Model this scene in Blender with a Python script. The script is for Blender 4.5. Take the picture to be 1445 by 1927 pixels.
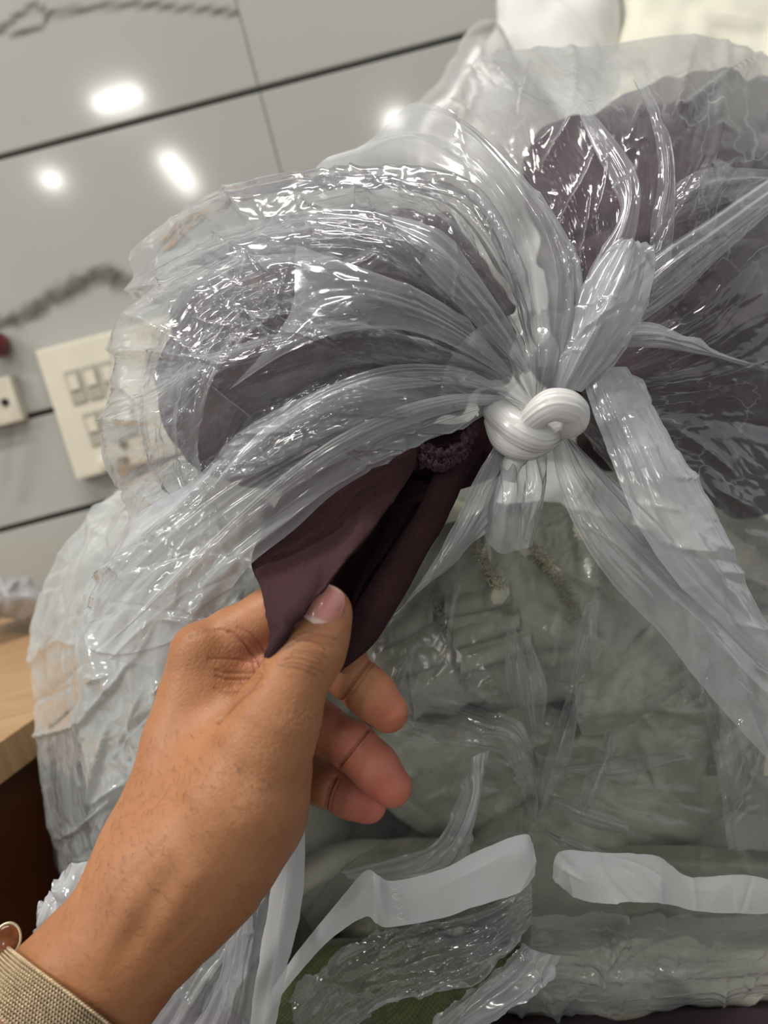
import bpy, math, random
import numpy as np
from mathutils import Matrix, Vector

# ---------------------------------------------------------------- camera
scene = bpy.context.scene
for _o in list(bpy.data.objects):
    bpy.data.objects.remove(_o)
IW, IH, FPX = 1445.0, 1927.0, 1500.0
CAMZ = 1.30
PITCH, ROLL = math.radians(9.0), math.radians(14.7)
_fw = np.array([0.0, math.cos(PITCH), -math.sin(PITCH)])
_r0 = np.array([1.0, 0.0, 0.0])
_u0 = np.array([0.0, math.sin(PITCH), math.cos(PITCH)])
RT = math.cos(ROLL) * _r0 - math.sin(ROLL) * _u0
UP = math.sin(ROLL) * _r0 + math.cos(ROLL) * _u0
FW = _fw
ORG = np.array([0.0, 0.0, CAMZ])
cam_data = bpy.data.cameras.new('camera')
cam = bpy.data.objects.new('camera', cam_data)
scene.collection.objects.link(cam)
cam.matrix_world = Matrix(((RT[0], UP[0], -FW[0], ORG[0]),
                           (RT[1], UP[1], -FW[1], ORG[1]),
                           (RT[2], UP[2], -FW[2], ORG[2]),
                           (0, 0, 0, 1)))
cam_data.sensor_fit = 'VERTICAL'
cam_data.sensor_height = 36.0
cam_data.lens = 36.0 * FPX / IH
cam_data.clip_start = 0.01
cam_data.dof.use_dof = True
cam_data.dof.focus_distance = 0.305
cam_data.dof.aperture_fstop = cam_data.lens / 3.4
scene.camera = cam

# ---------------------------------------------------------------- world, exposure
scene.view_settings.view_transform = 'Standard'
scene.view_settings.look = 'None'
scene.view_settings.gamma = 1.0
scene.view_settings.exposure = 0.38
scene.view_settings.use_curve_mapping = False
scene.cycles.max_bounces = 4
scene.cycles.diffuse_bounces = 2
scene.cycles.glossy_bounces = 2
scene.cycles.transparent_max_bounces = 12
scene.cycles.caustics_reflective = False
scene.cycles.caustics_refractive = False
scene.cycles.sample_clamp_indirect = 4.0
world = bpy.data.worlds.new('world')
scene.world = world
world.use_nodes = True
world.node_tree.nodes['Background'].inputs[0].default_value = (0.93, 0.96, 1.0, 1)
world.node_tree.nodes['Background'].inputs[1].default_value = 0.55
CEIL_Z = 2.75

def wpt(px, py, d):
    """pixel of the photograph + distance along the camera axis -> world point(s)"""
    px, py, d = np.asarray(px, float), np.asarray(py, float), np.asarray(d, float)
    X = (px - IW / 2) / FPX * d
    Y = (py - IH / 2) / FPX * d
    return ORG + X[..., None] * RT - Y[..., None] * UP + d[..., None] * FW

def ray(px, py):
    v = (px - IW / 2) / FPX * RT - (py - IH / 2) / FPX * UP + FW
    return v

WALL_Y = 1.0
def on_wall(px, py, y=WALL_Y):
    v = ray(px, py); return ORG + v * (y / v[1])
def on_level(px, py, z):
    v = ray(px, py); return ORG + v * ((z - CAMZ) / v[2])
def via_wall_to_ceiling(px, py):
    """where on the ceiling stands the lamp whose mirror image in the wall is seen at this pixel"""
    v = ray(px, py)
    p = ORG + v * (WALL_Y / v[1])
    w = v * np.array([1, -1, 1])
    return p + w * ((CEIL_Z - p[2]) / w[2])

# ---------------------------------------------------------------- ceiling lamps (mirrored by the glazed wall) and two added unseen ones
def lamp_light(loc, sx, sy, power, rotz=0, col=(1.0, 0.96, 0.90)):
    l = bpy.data.lights.new('lamp_light', 'AREA')
    l.shape = 'RECTANGLE'; l.size = sx; l.size_y = sy; l.energy = power; l.color = col
    o = bpy.data.objects.new('lamp_light', l)
    o.location = loc; o.rotation_euler = (0, 0, rotz)
    scene.collection.objects.link(o)
    return o

# added panel above the stack, out of view: supplies the soft main light
ADDED_PANEL = (-0.15, 0.15, CEIL_Z - 0.045)
lamp_light(ADDED_PANEL, 1.2, 0.16, 15, 0.0, (1.0, 0.97, 0.92))
# second added panel, unseen at left behind the viewer: brightens bags and hand
ADDED_PANEL2 = (-1.9, -0.55, CEIL_Z - 0.045)
lamp_light(ADDED_PANEL2, 1.2, 0.16, 26, 0.0, (1.0, 0.97, 0.93))
# ---------------------------------------------------------------- helpers
COL = scene.collection
rng = np.random.default_rng(7)

def tag(o, label=None, cat=None, group=None, kind=None):
    if label: o['label'] = label
    if cat: o['category'] = cat
    if group: o['group'] = group
    if kind: o['kind'] = kind
    return o

def empty(name, loc, label=None, cat=None, group=None, kind=None):
    o = bpy.data.objects.new(name, None)
    o.empty_display_size = 0.02
    o.location = Vector([float(c) for c in loc])
    COL.objects.link(o)
    return tag(o, label, cat, group, kind)

def mesh_obj(name, V, F, mat, parent=None, smooth=True, uv=None, colors=None):
    """V (n,3) world points, F (m,3|4) or a list of arrays; children keep world coordinates"""
    V = np.asarray(V, float)
    Fs = [np.asarray(f, int) for f in (F if isinstance(F, list) else [F])]
    me = bpy.data.meshes.new(name)
    off = np.zeros(3)
    q = parent
    while q is not None:
        off = off + np.array(q.location); q = q.parent
    me.vertices.add(len(V))
    me.vertices.foreach_set('co', (V - off).astype(np.float32).ravel())
    loops = np.concatenate([f.ravel() for f in Fs])
    tot = np.concatenate([np.full(len(f), f.shape[1]) for f in Fs])
    start = np.concatenate([[0], np.cumsum(tot)[:-1]])
    me.loops.add(len(loops)); me.loops.foreach_set('vertex_index', loops.astype(np.int32))
    me.polygons.add(len(tot))
    me.polygons.foreach_set('loop_start', start.astype(np.int32))
    me.polygons.foreach_set('loop_total', tot.astype(np.int32))
    me.polygons.foreach_set('use_smooth', np.full(len(tot), smooth))
    if uv is not None:
        l = me.uv_layers.new(name='uv')
        l.data.foreach_set('uv', np.asarray(uv, np.float32)[loops].ravel())
    if colors is not None:
        for nm, arr in colors.items():
            arr = np.asarray(arr, np.float32)
            if arr.ndim == 1:
                a = me.attributes.new(nm, 'FLOAT', 'POINT'); a.data.foreach_set('value', arr)
            else:
                a = me.attributes.new(nm, 'FLOAT_COLOR', 'POINT')
                a.data.foreach_set('color', np.concatenate([arr, np.ones((len(arr), 1), np.float32)], 1).ravel())
    me.update(calc_edges=True)
    me.validate()
    o = bpy.data.objects.new(name, me)
    if mat is not None: me.materials.append(mat)
    COL.objects.link(o)
    if parent is not None:
        o.parent = parent
    return o

def vnormals(V, F):
    F = np.asarray(F)
    n = np.zeros_like(V)
    if F.shape[1] == 4:
        fn = np.cross(V[F[:, 2]] - V[F[:, 0]], V[F[:, 3]] - V[F[:, 1]])
    else:
        fn = np.cross(V[F[:, 1]] - V[F[:, 0]], V[F[:, 2]] - V[F[:, 0]])
    for k in range(F.shape[1]):
        for c in range(3):
            n[:, c] += np.bincount(F[:, k], fn[:, c], len(V))
    return n / np.maximum(np.linalg.norm(n, axis=1, keepdims=True), 1e-12)

def grid_faces(nu, nv, wrap_u=False):
    i = np.arange(nu if wrap_u else nu - 1); j = np.arange(nv - 1)
    I, J = np.meshgrid(i, j, indexing='ij')
    I2 = (I + 1) % nu
    return np.stack([I * nv + J, I2 * nv + J, I2 * nv + J + 1, I * nv + J + 1], -1).reshape(-1, 4)

def crspline(P, t):
    """centripetal-free Catmull-Rom through P (n,k) at t in [0,1]"""
    P = np.asarray(P, float); n = len(P)
    if n == 2:
        return P[0] + (P[1] - P[0]) * np.asarray(t)[:, None]
    Q = np.concatenate([[2 * P[0] - P[1]], P, [2 * P[-1] - P[-2]]])
    x = np.clip(np.asarray(t) * (n - 1), 0, n - 1 - 1e-9)
    i = x.astype(int); f = (x - i)[:, None]
    a, b, c, d = Q[i], Q[i + 1], Q[i + 2], Q[i + 3]
    return 0.5 * (2 * b + (c - a) * f + (2 * a - 5 * b + 4 * c - d) * f ** 2 + (3 * b - a - 3 * c + d) * f ** 3)

def resample(P, n):
    """n points evenly spaced by length along the spline through P"""
    P = np.asarray(P, float)
    D = crspline(P, np.linspace(0, 1, 40 * len(P)))
    s = np.concatenate([[0], np.cumsum(np.linalg.norm(np.diff(D[:, :2] if D.shape[1] > 3 else D, axis=0), axis=1))])
    x = np.linspace(0, s[-1], n)
    return np.stack([np.interp(x, s, D[:, k]) for k in range(D.shape[1])], 1)

def vnoise(X, Y, seed=0):
    """smooth value noise in [-1,1]"""
    r = np.random.default_rng(seed).random((64, 64)) * 2 - 1
    xi, yi = np.floor(X).astype(int), np.floor(Y).astype(int)
    fx, fy = X - xi, Y - yi
    fx, fy = fx * fx * (3 - 2 * fx), fy * fy * (3 - 2 * fy)
    g = lambda a, b: r[a % 64, b % 64]
    return (g(xi, yi) * (1 - fx) * (1 - fy) + g(xi + 1, yi) * fx * (1 - fy)
            + g(xi, yi + 1) * (1 - fx) * fy + g(xi + 1, yi + 1) * fx * fy)

def fbm(X, Y, seed=0, oct=4):
    s = 0; a = 1.0
    for k in range(oct):
        s = s + a * vnoise(X * 2 ** k + 13.7 * k, Y * 2 ** k + 5.1 * k, seed + k); a *= 0.5
    return s

def creases(U, V, n, box, ang, spread, length, width, height, seed, sharp=True, angle_fn=None):
    """n straight fold lines strewn over box=(u0,u1,v0,v1): sharp ridges (or furrows) of film or cloth"""
    g = np.random.default_rng(seed)
    H = np.zeros_like(U)
    for k in range(n):
        u0 = g.uniform(box[0], box[1]); v0 = g.uniform(box[2], box[3])
        a = (angle_fn(u0, v0) if angle_fn else ang) + g.normal(0, spread)
        L = length * g.uniform(0.4, 1.5); w = width * g.uniform(0.5, 1.7); h = height * g.uniform(-0.6, 1.0)
        c, s = math.cos(a), math.sin(a)
        bend = g.normal(0, 0.12) / L
        m = (np.abs(U - u0) < L * 1.1) & (np.abs(V - v0) < L * 1.1)
        if not m.any(): continue
        du, dv = U[m] - u0, V[m] - v0
        p = du * c + dv * s
        q = -du * s + dv * c + bend * p * p
        e = np.clip(1 - (p / L) ** 2, 0, 1)
        prof = np.exp(-np.abs(q) / w) if sharp else np.exp(-(q / w) ** 2)
        if sharp and k % 2:      # one-sided step: a flap folded over
            prof = np.where(q > 0, np.exp(-q / (w * 2.5)), np.exp(q / (w * 0.5)))
        H[m] += h * e * prof
    return H

def patch(name, rows, mat, parent, nu=60, nv=60, disp=None, thick=0.0, uvscale=None, ragged=0.0, seed=0, even=True):
    """rows: list of rows of (px,py,depth) -> spline surface; row index = u, along a row = v.
    disp(U,V,PX,PY) gives metres towards the viewer's side along the surface normal."""
    rows = [resample(r, nv) if even else crspline(r, np.linspace(0, 1, nv)) for r in rows]
    R = np.stack(rows)                      # (n,nv,3)
    t = np.linspace(0, 1, nu)
    G = np.stack([crspline(R[:, j], t) for j in range(nv)], 1)      # (nu,nv,3)
    U, Vv = np.meshgrid(t, np.linspace(0, 1, nv), indexing='ij')
    if ragged:
        q = np.linspace(0, nv / 8.0, nv)
        for e, sgn in ((0, 1), (-1, -1)):
            n = fbm(q, q * 0 + 3.3 + e, seed + 5, 4)
            wgt = np.exp(-np.abs(U - (0 if e == 0 else 1)) * nu / 3.0)
            d = (G[1 if e == 0 else -2] - G[e])
            ln = np.linalg.norm(d[:, :2], axis=1, keepdims=True) + 1e-6
            G[..., :2] += wgt[..., None] * (ragged * n[:, None] * d[:, :2] / ln)[None]
    PX, PY, D = G[..., 0], G[..., 1], G[..., 2]
    W = wpt(PX, PY, D).reshape(-1, 3)
    F = grid_faces(nu, nv)
    N = vnormals(W, F)
    flip = np.sign(np.sum(N * (ORG - W), 1).mean())
    N *= flip
    if flip < 0: F = F[:, ::-1]
    if disp is not None:
        h = disp(U, Vv, PX, PY)
        W = W + N * h.reshape(-1, 1)
    lu = np.linalg.norm(np.diff(W.reshape(nu, nv, 3), axis=0), axis=2).sum(0).mean()
    lv = np.linalg.norm(np.diff(W.reshape(nu, nv, 3), axis=1), axis=2).sum(1).mean()
    uv = np.stack([U.ravel() * lu, Vv.ravel() * lv], 1)
    if thick:
        N2 = vnormals(W, F)
        n = len(W)
        W = np.concatenate([W, W - N2 * thick])
        ring = np.concatenate([np.arange(nv), (np.arange(1, nu)) * nv + nv - 1,
                               (nu - 1) * nv + np.arange(nv - 2, -1, -1), np.arange(nu - 2, 0, -1) * nv])
        nx = np.roll(ring, -1)
        side = np.stack([ring, nx, nx + n, ring + n], 1)
        if flip < 0: side = side[:, ::-1]
        F = np.concatenate([F, F[:, ::-1] + n, side[:, ::-1]])
        uv = np.concatenate([uv, uv])
    return mesh_obj(name, W, F, mat, parent, uv=uv)

def blob(name, centre, outline, d0, front, back, mat, parent=None, nth=220, nr=120, power=0.5, disp=None, smooth_pts=True, label=None, cat=None, group=None):
    """closed cushion: star-shaped outline (px) about centre at depth d0, bulging front/back metres"""
    cx, cy = centre
    O = np.asarray(outline, float)
    a = np.arctan2(O[:, 1] - cy, O[:, 0] - cx); r = np.hypot(O[:, 0] - cx, O[:, 1] - cy)
    o = np.argsort(a); a, r = a[o], r[o]
    A = np.concatenate([a - 2 * np.pi, a, a + 2 * np.pi]); Rr = np.concatenate([r, r, r])
    th = np.linspace(-np.pi, np.pi, nth, endpoint=False)
    rad = np.interp(th, A, Rr)
    if smooth_pts:
        k = max(3, nth // 60); ker = np.hanning(2 * k + 1); ker /= ker.sum()
        rad = np.convolve(np.concatenate([rad[-k:], rad, rad[:k]]), ker, 'valid')
    ph = np.linspace(0, np.pi, nr)
    TH, PH = np.meshgrid(th, ph, indexing='ij')
    rho = np.sin(PH); cz = np.cos(PH)
    PX = cx + rad[:, None] * rho * np.cos(TH); PY = cy + rad[:, None] * rho * np.sin(TH)
    D = d0 - np.sign(cz) * np.abs(cz) ** (2 * power) * np.where(cz > 0, front, back)
    W = wpt(PX, PY, D)
    if disp is not None:
        N0 = (W - W.reshape(-1, 3).mean(0)); N0 /= np.linalg.norm(N0, axis=2, keepdims=True)
        F0 = grid_faces(nth, nr, True)
        N = vnormals(W.reshape(-1, 3), F0).reshape(W.shape)
        N *= np.sign(np.sum(N * N0))
        W = W + N * disp(TH, rho, PX, PY, cz)[..., None]
    W[:, 0] = W[:, 0].mean(0); W[:, -1] = W[:, -1].mean(0)
    F = grid_faces(nth, nr, True)
    W = W.reshape(-1, 3)
    # outward orientation
    N = vnormals(W, F)
    if np.sum(N * (W - W.mean(0))) < 0: F = F[:, ::-1]
    uv = np.stack([(PX / FPX * d0).ravel(), (PY / FPX * d0).ravel()], 1)
    ob = mesh_obj(name, W, F, mat, parent, uv=uv)
    return tag(ob, label, cat, group)

def tube(P, R, nseg=8, caps=True):
    """swept tube along points P (n,3) with radii R -> V,F"""
    P = np.asarray(P, float); n = len(P); R = np.broadcast_to(R, (n,))
    T = np.gradient(P, axis=0); T /= np.linalg.norm(T, axis=1, keepdims=True) + 1e-12
    a = np.array([0, 0, 1.0]) if abs(T[0, 2]) < 0.9 else np.array([1.0, 0, 0])
    N = np.zeros_like(P); N[0] = np.cross(T[0], a); N[0] /= np.linalg.norm(N[0])
    for i in range(1, n):
        v = N[i - 1] - T[i] * np.dot(N[i - 1], T[i]); N[i] = v / (np.linalg.norm(v) + 1e-12)
    B = np.cross(T, N)
    th = np.linspace(0, 2 * np.pi, nseg, endpoint=False)
    V = P[:, None] + R[:, None, None] * (N[:, None] * np.cos(th)[None, :, None] + B[:, None] * np.sin(th)[None, :, None])
    F = grid_faces(nseg, n, True)           # index i*n+j -> need seg-major
    V = V.transpose(1, 0, 2).reshape(-1, 3)
    Fs = [F]
    if caps:
        c0 = len(V); V = np.concatenate([V, P[:1], P[-1:]])
        i = np.arange(nseg); i2 = (i + 1) % nseg
        Fs.append(np.concatenate([np.stack([i * n, np.full(nseg, c0), i2 * n], 1),
                                  np.stack([i * n + n - 1, i2 * n + n - 1, np.full(nseg, c0 + 1)], 1)]))
    return V, Fs

def join(parts):
    Vs, Q, T = [], [], []; off = 0
    for V, Fs in parts:
        Vs.append(V)
        for f in (Fs if isinstance(Fs, list) else [Fs]):
            (Q if f.shape[1] == 4 else T).append(f + off)
        off += len(V)
    out = []
    if Q: out.append(np.concatenate(Q))
    if T: out.append(np.concatenate(T))
    return np.concatenate(Vs), out

def frame_box(o, ax, ay, az, x0, x1, y0, y1, z0, z1, bev=0.0):
    """box in the frame o + x*ax + y*ay + z*az, its edges chamfered by bev"""
    import bmesh
    bm = bmesh.new()
    vs = [bm.verts.new((x, y, z)) for x in (x0, x1) for y in (y0, y1) for z in (z0, z1)]
    for f in ((0, 1, 3, 2), (4, 6, 7, 5), (0, 4, 5, 1), (2, 3, 7, 6), (0, 2, 6, 4), (1, 5, 7, 3)):
        bm.faces.new([vs[i] for i in f])
    if bev:
        bmesh.ops.bevel(bm, geom=list(bm.edges), offset=bev, segments=2, affect='EDGES', profile=0.7)
    bmesh.ops.recalc_face_normals(bm, faces=bm.faces)
    bmesh.ops.triangulate(bm, faces=bm.faces)
    V = np.array([v.co for v in bm.verts]); bm.verts.index_update()
    F = np.array([[v.index for v in f.verts] for f in bm.faces])
    bm.free()
    o, ax, ay, az = map(np.asarray, (o, ax, ay, az))
    W = o + V[:, :1] * ax + V[:, 1:2] * ay + V[:, 2:] * az
    if np.dot(np.cross(ax, ay), az) < 0: F = F[:, ::-1]
    return W, F

# ---------------------------------------------------------------- materials
class NT:
    def __init__(s, name):
        s.m = bpy.data.materials.new(name); s.m.use_nodes = True
        s.t = s.m.node_tree; s.t.nodes.clear()
        s.out = s.t.nodes.new('ShaderNodeOutputMaterial')
    def n(s, kind, **kw):
        nd = s.t.nodes.new('ShaderNode' + kind)
        for k, v in sorted(kw.items(), key=lambda q: not q[0].startswith('_')):
            if k.startswith('_'): setattr(nd, k[1:], v)
            else:
                key = k.replace('__', ' ')
                inp = nd.inputs[int(k[1:])] if k[0] == 'i' and k[1:].isdigit() else nd.inputs[key]
                if hasattr(v, 'is_linked') or isinstance(v, bpy.types.NodeSocket): s.t.links.new(v, inp)
                else: inp.default_value = v
        return nd
    def surf(s, sock):
        s.t.links.new(sock, s.out.inputs['Surface']); return s.m
    def ramp(s, fac, stops, interp='LINEAR'):
        r = s.n('ValToRGB', Fac=fac); cr = r.color_ramp; cr.interpolation = interp
        while len(cr.elements) < len(stops): cr.elements.new(0.5)
        for e, (p, c) in zip(cr.elements, stops):
            e.position = p; e.color = (*c, 1) if len(c) == 3 else c
        return r.outputs[0]
    def math(s, op, a, b=0.0, clamp=False):
        m = s.n('Math', _operation=op, i0=a, i1=b); m.use_clamp = clamp
        return m.outputs[0]

def srgb(r, g, b):
    f = lambda c: (c / 255 / 12.92) if c <= 10 else ((c / 255 + 0.055) / 1.055) ** 2.4
    return (f(r), f(g), f(b))

def plain(name, rgb, rough=0.5, metal=0.0, spec=0.5, noise=0.06, nscale=40.0, bump=0.0, bscale=200.0, coat=0.0):
    t = NT(name)
    tc = t.n('TexCoord')
    no = t.n('TexNoise', Vector=tc.outputs['Object'], Scale=nscale, Detail=4.0)
    c = srgb(*rgb)
    lo = tuple(x * (1 - noise * 2) for x in c); hi = tuple(min(1, x * (1 + noise * 2)) for x in c)
    col = t.ramp(no.outputs[0], [(0.3, lo), (0.7, hi)])
    p = t.n('BsdfPrincipled', Roughness=rough, Metallic=metal)
    t.t.links.new(col, p.inputs['Base Color'])
    p.inputs['Specular IOR Level'].default_value = spec
    p.inputs['Coat Weight'].default_value = coat
    if bump:
        b = t.n('TexNoise', Vector=tc.outputs['Object'], Scale=bscale, Detail=3.0)
        bp = t.n('Bump', Strength=bump, Distance=0.001, Height=b.outputs[0])
        t.t.links.new(bp.outputs[0], p.inputs['Normal'])
    return t.surf(p.outputs[0])

def emit(name, rgb, strength):
    t = NT(name); e = t.n('Emission', Strength=strength); e.inputs[0].default_value = (*rgb, 1)
    return t.surf(e.outputs[0])

def film_mat(name, milk, edge, rough=0.16, tint=(0.86, 0.89, 0.93), bump=0.5, bscale=90.0, stretch=(1, 1), cloud=0.5, spec=1.0, back=0.34, stress=0.0, sscale=1.0):
    """thin polythene: clear with a milky haze that thickens at grazing angles, glossy and finely crinkled"""
    t = NT(name)
    uvn = t.n('UVMap')
    w0 = t.n('TexNoise', Vector=uvn.outputs[0], Scale=bscale * 0.25, Detail=1.0, _noise_dimensions='2D')
    wv = t.n('VectorMath', _operation='MULTIPLY_ADD', i0=w0.outputs['Color'], i1=(0.02, 0.02, 0.0), i2=uvn.outputs[0])
    mp = t.n('Mapping', Vector=wv.outputs[0]); mp.inputs['Scale'].default_value = (stretch[0], stretch[1], 1)
    n1 = t.n('TexNoise', Vector=mp.outputs[0], Scale=bscale, Detail=2.0, Roughness=0.5, _noise_dimensions='2D')
    r1 = t.math('ABSOLUTE', t.math('SUBTRACT', n1.outputs[0], 0.5))          # sharp ridges
    mp2 = t.n('Mapping', Vector=wv.outputs[0]); mp2.inputs['Rotation'].default_value = (0, 0, 0.7); mp2.inputs['Scale'].default_value = (stretch[0], stretch[1], 1)
    n2 = t.n('TexNoise', Vector=mp2.outputs[0], Scale=bscale * 2.1, Detail=1.0, _noise_dimensions='2D')
    r2 = t.math('ABSOLUTE', t.math('SUBTRACT', n2.outputs[0], 0.5))
    h = t.math('ADD', r1, t.math('MULTIPLY', r2, 0.35))
    bp = t.n('Bump', Strength=bump, Distance=0.006, Height=h)
    fr = t.n('LayerWeight', Blend=0.5)
    face = t.math('POWER', fr.outputs['Facing'], 2.2)
    cl = t.n('TexNoise', Vector=wv.outputs[0], Scale=bscale * 0.4, Detail=2.0, _noise_dimensions='2D')
    m0 = t.math('MULTIPLY_ADD', cl.outputs[0], cloud * milk * 2); t.t.nodes[-1].inputs[2].default_value = milk * (1 - cloud)
    alpha = t.math('MULTIPLY_ADD', face, edge); t.t.links.new(m0, t.t.nodes[-1].inputs[2])
    m0b = alpha
    if stress:      # hairline stress-whitening along sharp creases
        ms = t.n('Mapping', Vector=wv.outputs[0]); ms.inputs['Scale'].default_value = (stretch[0], stretch[1], 1)
        sw = t.n('TexNoise', Vector=ms.outputs[0], Scale=bscale * 3.0 * sscale, Detail=1.0, _noise_dimensions='2D')
        sv = t.n('VectorMath', _operation='MULTIPLY_ADD', i0=sw.outputs['Color'], i1=(0.010, 0.010, 0.0), i2=ms.outputs[0])
        sn = t.n('TexVoronoi', Vector=sv.outputs[0], Scale=bscale * 1.3 * sscale, _feature='DISTANCE_TO_EDGE', _voronoi_dimensions='2D')
        ln = t.n('MapRange', i0=sn.outputs['Distance'], i1=0.0, i2=0.05, i3=1.0, i4=0.0)
        mk = t.n('MapRange', i0=cl.outputs[0], i1=0.40, i2=0.70, i3=0.0, i4=1.0)
        alpha = t.math('MULTIPLY_ADD', t.math('MULTIPLY', ln.outputs[0], mk.outputs[0]), stress)
        t.t.links.new(m0b, t.t.nodes[-1].inputs[2])
    alpha = t.math('MINIMUM', alpha, 0.95)
    tr = t.n('BsdfTransparent'); tr.inputs[0].default_value = (0.97, 0.975, 0.98, 1)
    df = t.n('BsdfDiffuse', Normal=bp.outputs[0]); df.inputs[0].default_value = (*tint, 1)
    tl = t.n('BsdfTranslucent', Normal=bp.outputs[0]); tl.inputs[0].default_value = (*tint, 1)
    dm = t.n('MixShader', Fac=back, i1=df.outputs[0], i2=tl.outputs[0])
    mx = t.n('MixShader', Fac=alpha, i1=tr.outputs[0], i2=dm.outputs[0])
    fz = t.n('Fresnel', IOR=1.5, Normal=bp.outputs[0])
    fzz = t.math('MINIMUM', t.math('MULTIPLY', fz.outputs[0], 1.5 * spec), 0.7)
    gl = t.n('BsdfGlossy', Roughness=rough, Normal=bp.outputs[0]); gl.inputs[0].default_value = (1, 1, 1, 1)
    o = t.n('MixShader', Fac=fzz, i1=mx.outputs[0], i2=gl.outputs[0])
    return t.surf(o.outputs[0])

def cloth_mat(name, rgb, dark, thread=2600.0, bump=0.6, rough=0.9, sheen=0.15, streak=0.0, weave=0.16):
    t = NT(name)
    uvn = t.n('UVMap')
    sx = t.n('SeparateXYZ', Vector=uvn.outputs[0])
    a = t.math('SINE', t.math('MULTIPLY', sx.outputs[0], thread * 2))
    b = t.math('SINE', t.math('MULTIPLY', sx.outputs[1], thread * 2))
    w = t.math('MULTIPLY', a, b)
    nz = t.n('TexNoise', Vector=uvn.outputs[0], Scale=700.0, Detail=3.0)
    n2 = t.n('TexNoise', Vector=uvn.outputs[0], Scale=30.0, Detail=4.0)
    mp = t.n('Mapping', Vector=uvn.outputs[0]); mp.inputs['Scale'].default_value = (1.0, 0.06, 1)
    st = t.n('TexNoise', Vector=mp.outputs[0], Scale=420.0, Detail=3.0)
    h = t.math('ADD', t.math('MULTIPLY', w, 0.5), t.math('ADD', nz.outputs[0], t.math('MULTIPLY', st.outputs[0], streak * 3)))
    bp = t.n('Bump', Strength=bump, Distance=0.0004, Height=h)
    f = t.math('ADD', t.math('MULTIPLY', w, weave), t.math('ADD', t.math('MULTIPLY', n2.outputs[0], 0.5), t.math('MULTIPLY', nz.outputs[0], 0.5)))
    col = t.ramp(f, [(0.2, srgb(*dark)), (0.8, srgb(*rgb))])
    p = t.n('BsdfPrincipled', Roughness=rough, Normal=bp.outputs[0])
    t.t.links.new(col, p.inputs['Base Color'])
    p.inputs['Specular IOR Level'].default_value = 0.15
    p.inputs['Sheen Weight'].default_value = sheen
    return t.surf(p.outputs[0])

class DepthOf:
    """front surface of a mesh object as seen from the photograph's place: depth at a pixel"""
    def __init__(s, o):
        n = len(o.data.vertices); c = np.zeros(n * 3, np.float32); o.data.vertices.foreach_get('co', c)
        off = np.zeros(3); q = o.parent
        while q is not None: off = off + np.array(q.location); q = q.parent
        P = c.reshape(-1, 3).astype(float) + off + np.array(o.location) - ORG
        s.d = P @ FW; s.x = P @ RT / s.d * FPX + IW / 2; s.y = -(P @ UP) / s.d * FPX + IH / 2
    def __call__(s, x, y, r=9.0):
        out = []
        for a, b in np.broadcast(x, y):
            m = (np.abs(s.x - a) < r) & (np.abs(s.y - b) < r)
            out.append(s.d[m].min() if m.any() else s.d.min())
        return np.array(out)
# ================================================================ THE SETTING
X3, Y3, Z3 = np.eye(3)
M_ceiling = plain('ceiling paint', (225, 225, 220), 0.9, noise=0.02)
M_floor = plain('floor tile', (120, 112, 104), 0.4, noise=0.05)

V, F = frame_box((0, 0, 0), X3, Y3, Z3, -4, 4, -6.5, WALL_Y + 0.1, CEIL_Z, CEIL_Z + 0.05)
tag(mesh_obj('ceiling', V, F, M_ceiling, smooth=False), kind='structure')
V, F = frame_box((0, 0, 0), X3, Y3, Z3, -4, 4, -6.5, WALL_Y + 0.1, -0.05, 0.0)
tag(mesh_obj('floor', V, F, M_floor, smooth=False), kind='structure')

# ---- glazed panelled wall: tiles with wide dark grooves between the courses, printed with dark veins
def tile_mat():
    t = NT('glazed grey wall tile')
    tc = t.n('TexCoord')
    nz = t.n('TexNoise', Vector=tc.outputs['Object'], Scale=2.2, Detail=3.0)
    base = t.ramp(nz.outputs[0], [(0.3, srgb(168, 168, 162)), (0.7, srgb(180, 180, 174))])
    at = t.n('Attribute', _attribute_name='vein')
    n2 = t.n('TexNoise', Vector=tc.outputs['Object'], Scale=60.0, Detail=3.0)
    vcol = t.ramp(n2.outputs[0], [(0.35, srgb(58, 54, 46)), (0.65, srgb(112, 108, 98))])
    mx = t.n('MixRGB', Fac=at.outputs['Fac'], Color1=base, Color2=vcol)
    p = t.n('BsdfPrincipled', Roughness=0.09)
    t.t.links.new(mx.outputs[0], p.inputs['Base Color'])
    p.inputs['Specular IOR Level'].default_value = 0.5
    b = t.n('TexNoise', Vector=tc.outputs['Object'], Scale=7.0, Detail=1.0)
    bp = t.n('Bump', Strength=0.05, Distance=0.004, Height=b.outputs[0])
    t.t.links.new(bp.outputs[0], p.inputs['Normal'])
    return t.surf(p.outputs[0])
M_tile = tile_mat()
M_groove = plain('dark groove', (58, 56, 52), 0.6, noise=0.05)
V, F = frame_box((0, 0, 0), X3, Y3, Z3, -4, 4, WALL_Y + 0.012, WALL_Y + 0.1, 0, CEIL_Z)
wall = tag(mesh_obj('wall_back', V, F, M_groove, smooth=False), kind='structure')

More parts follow.
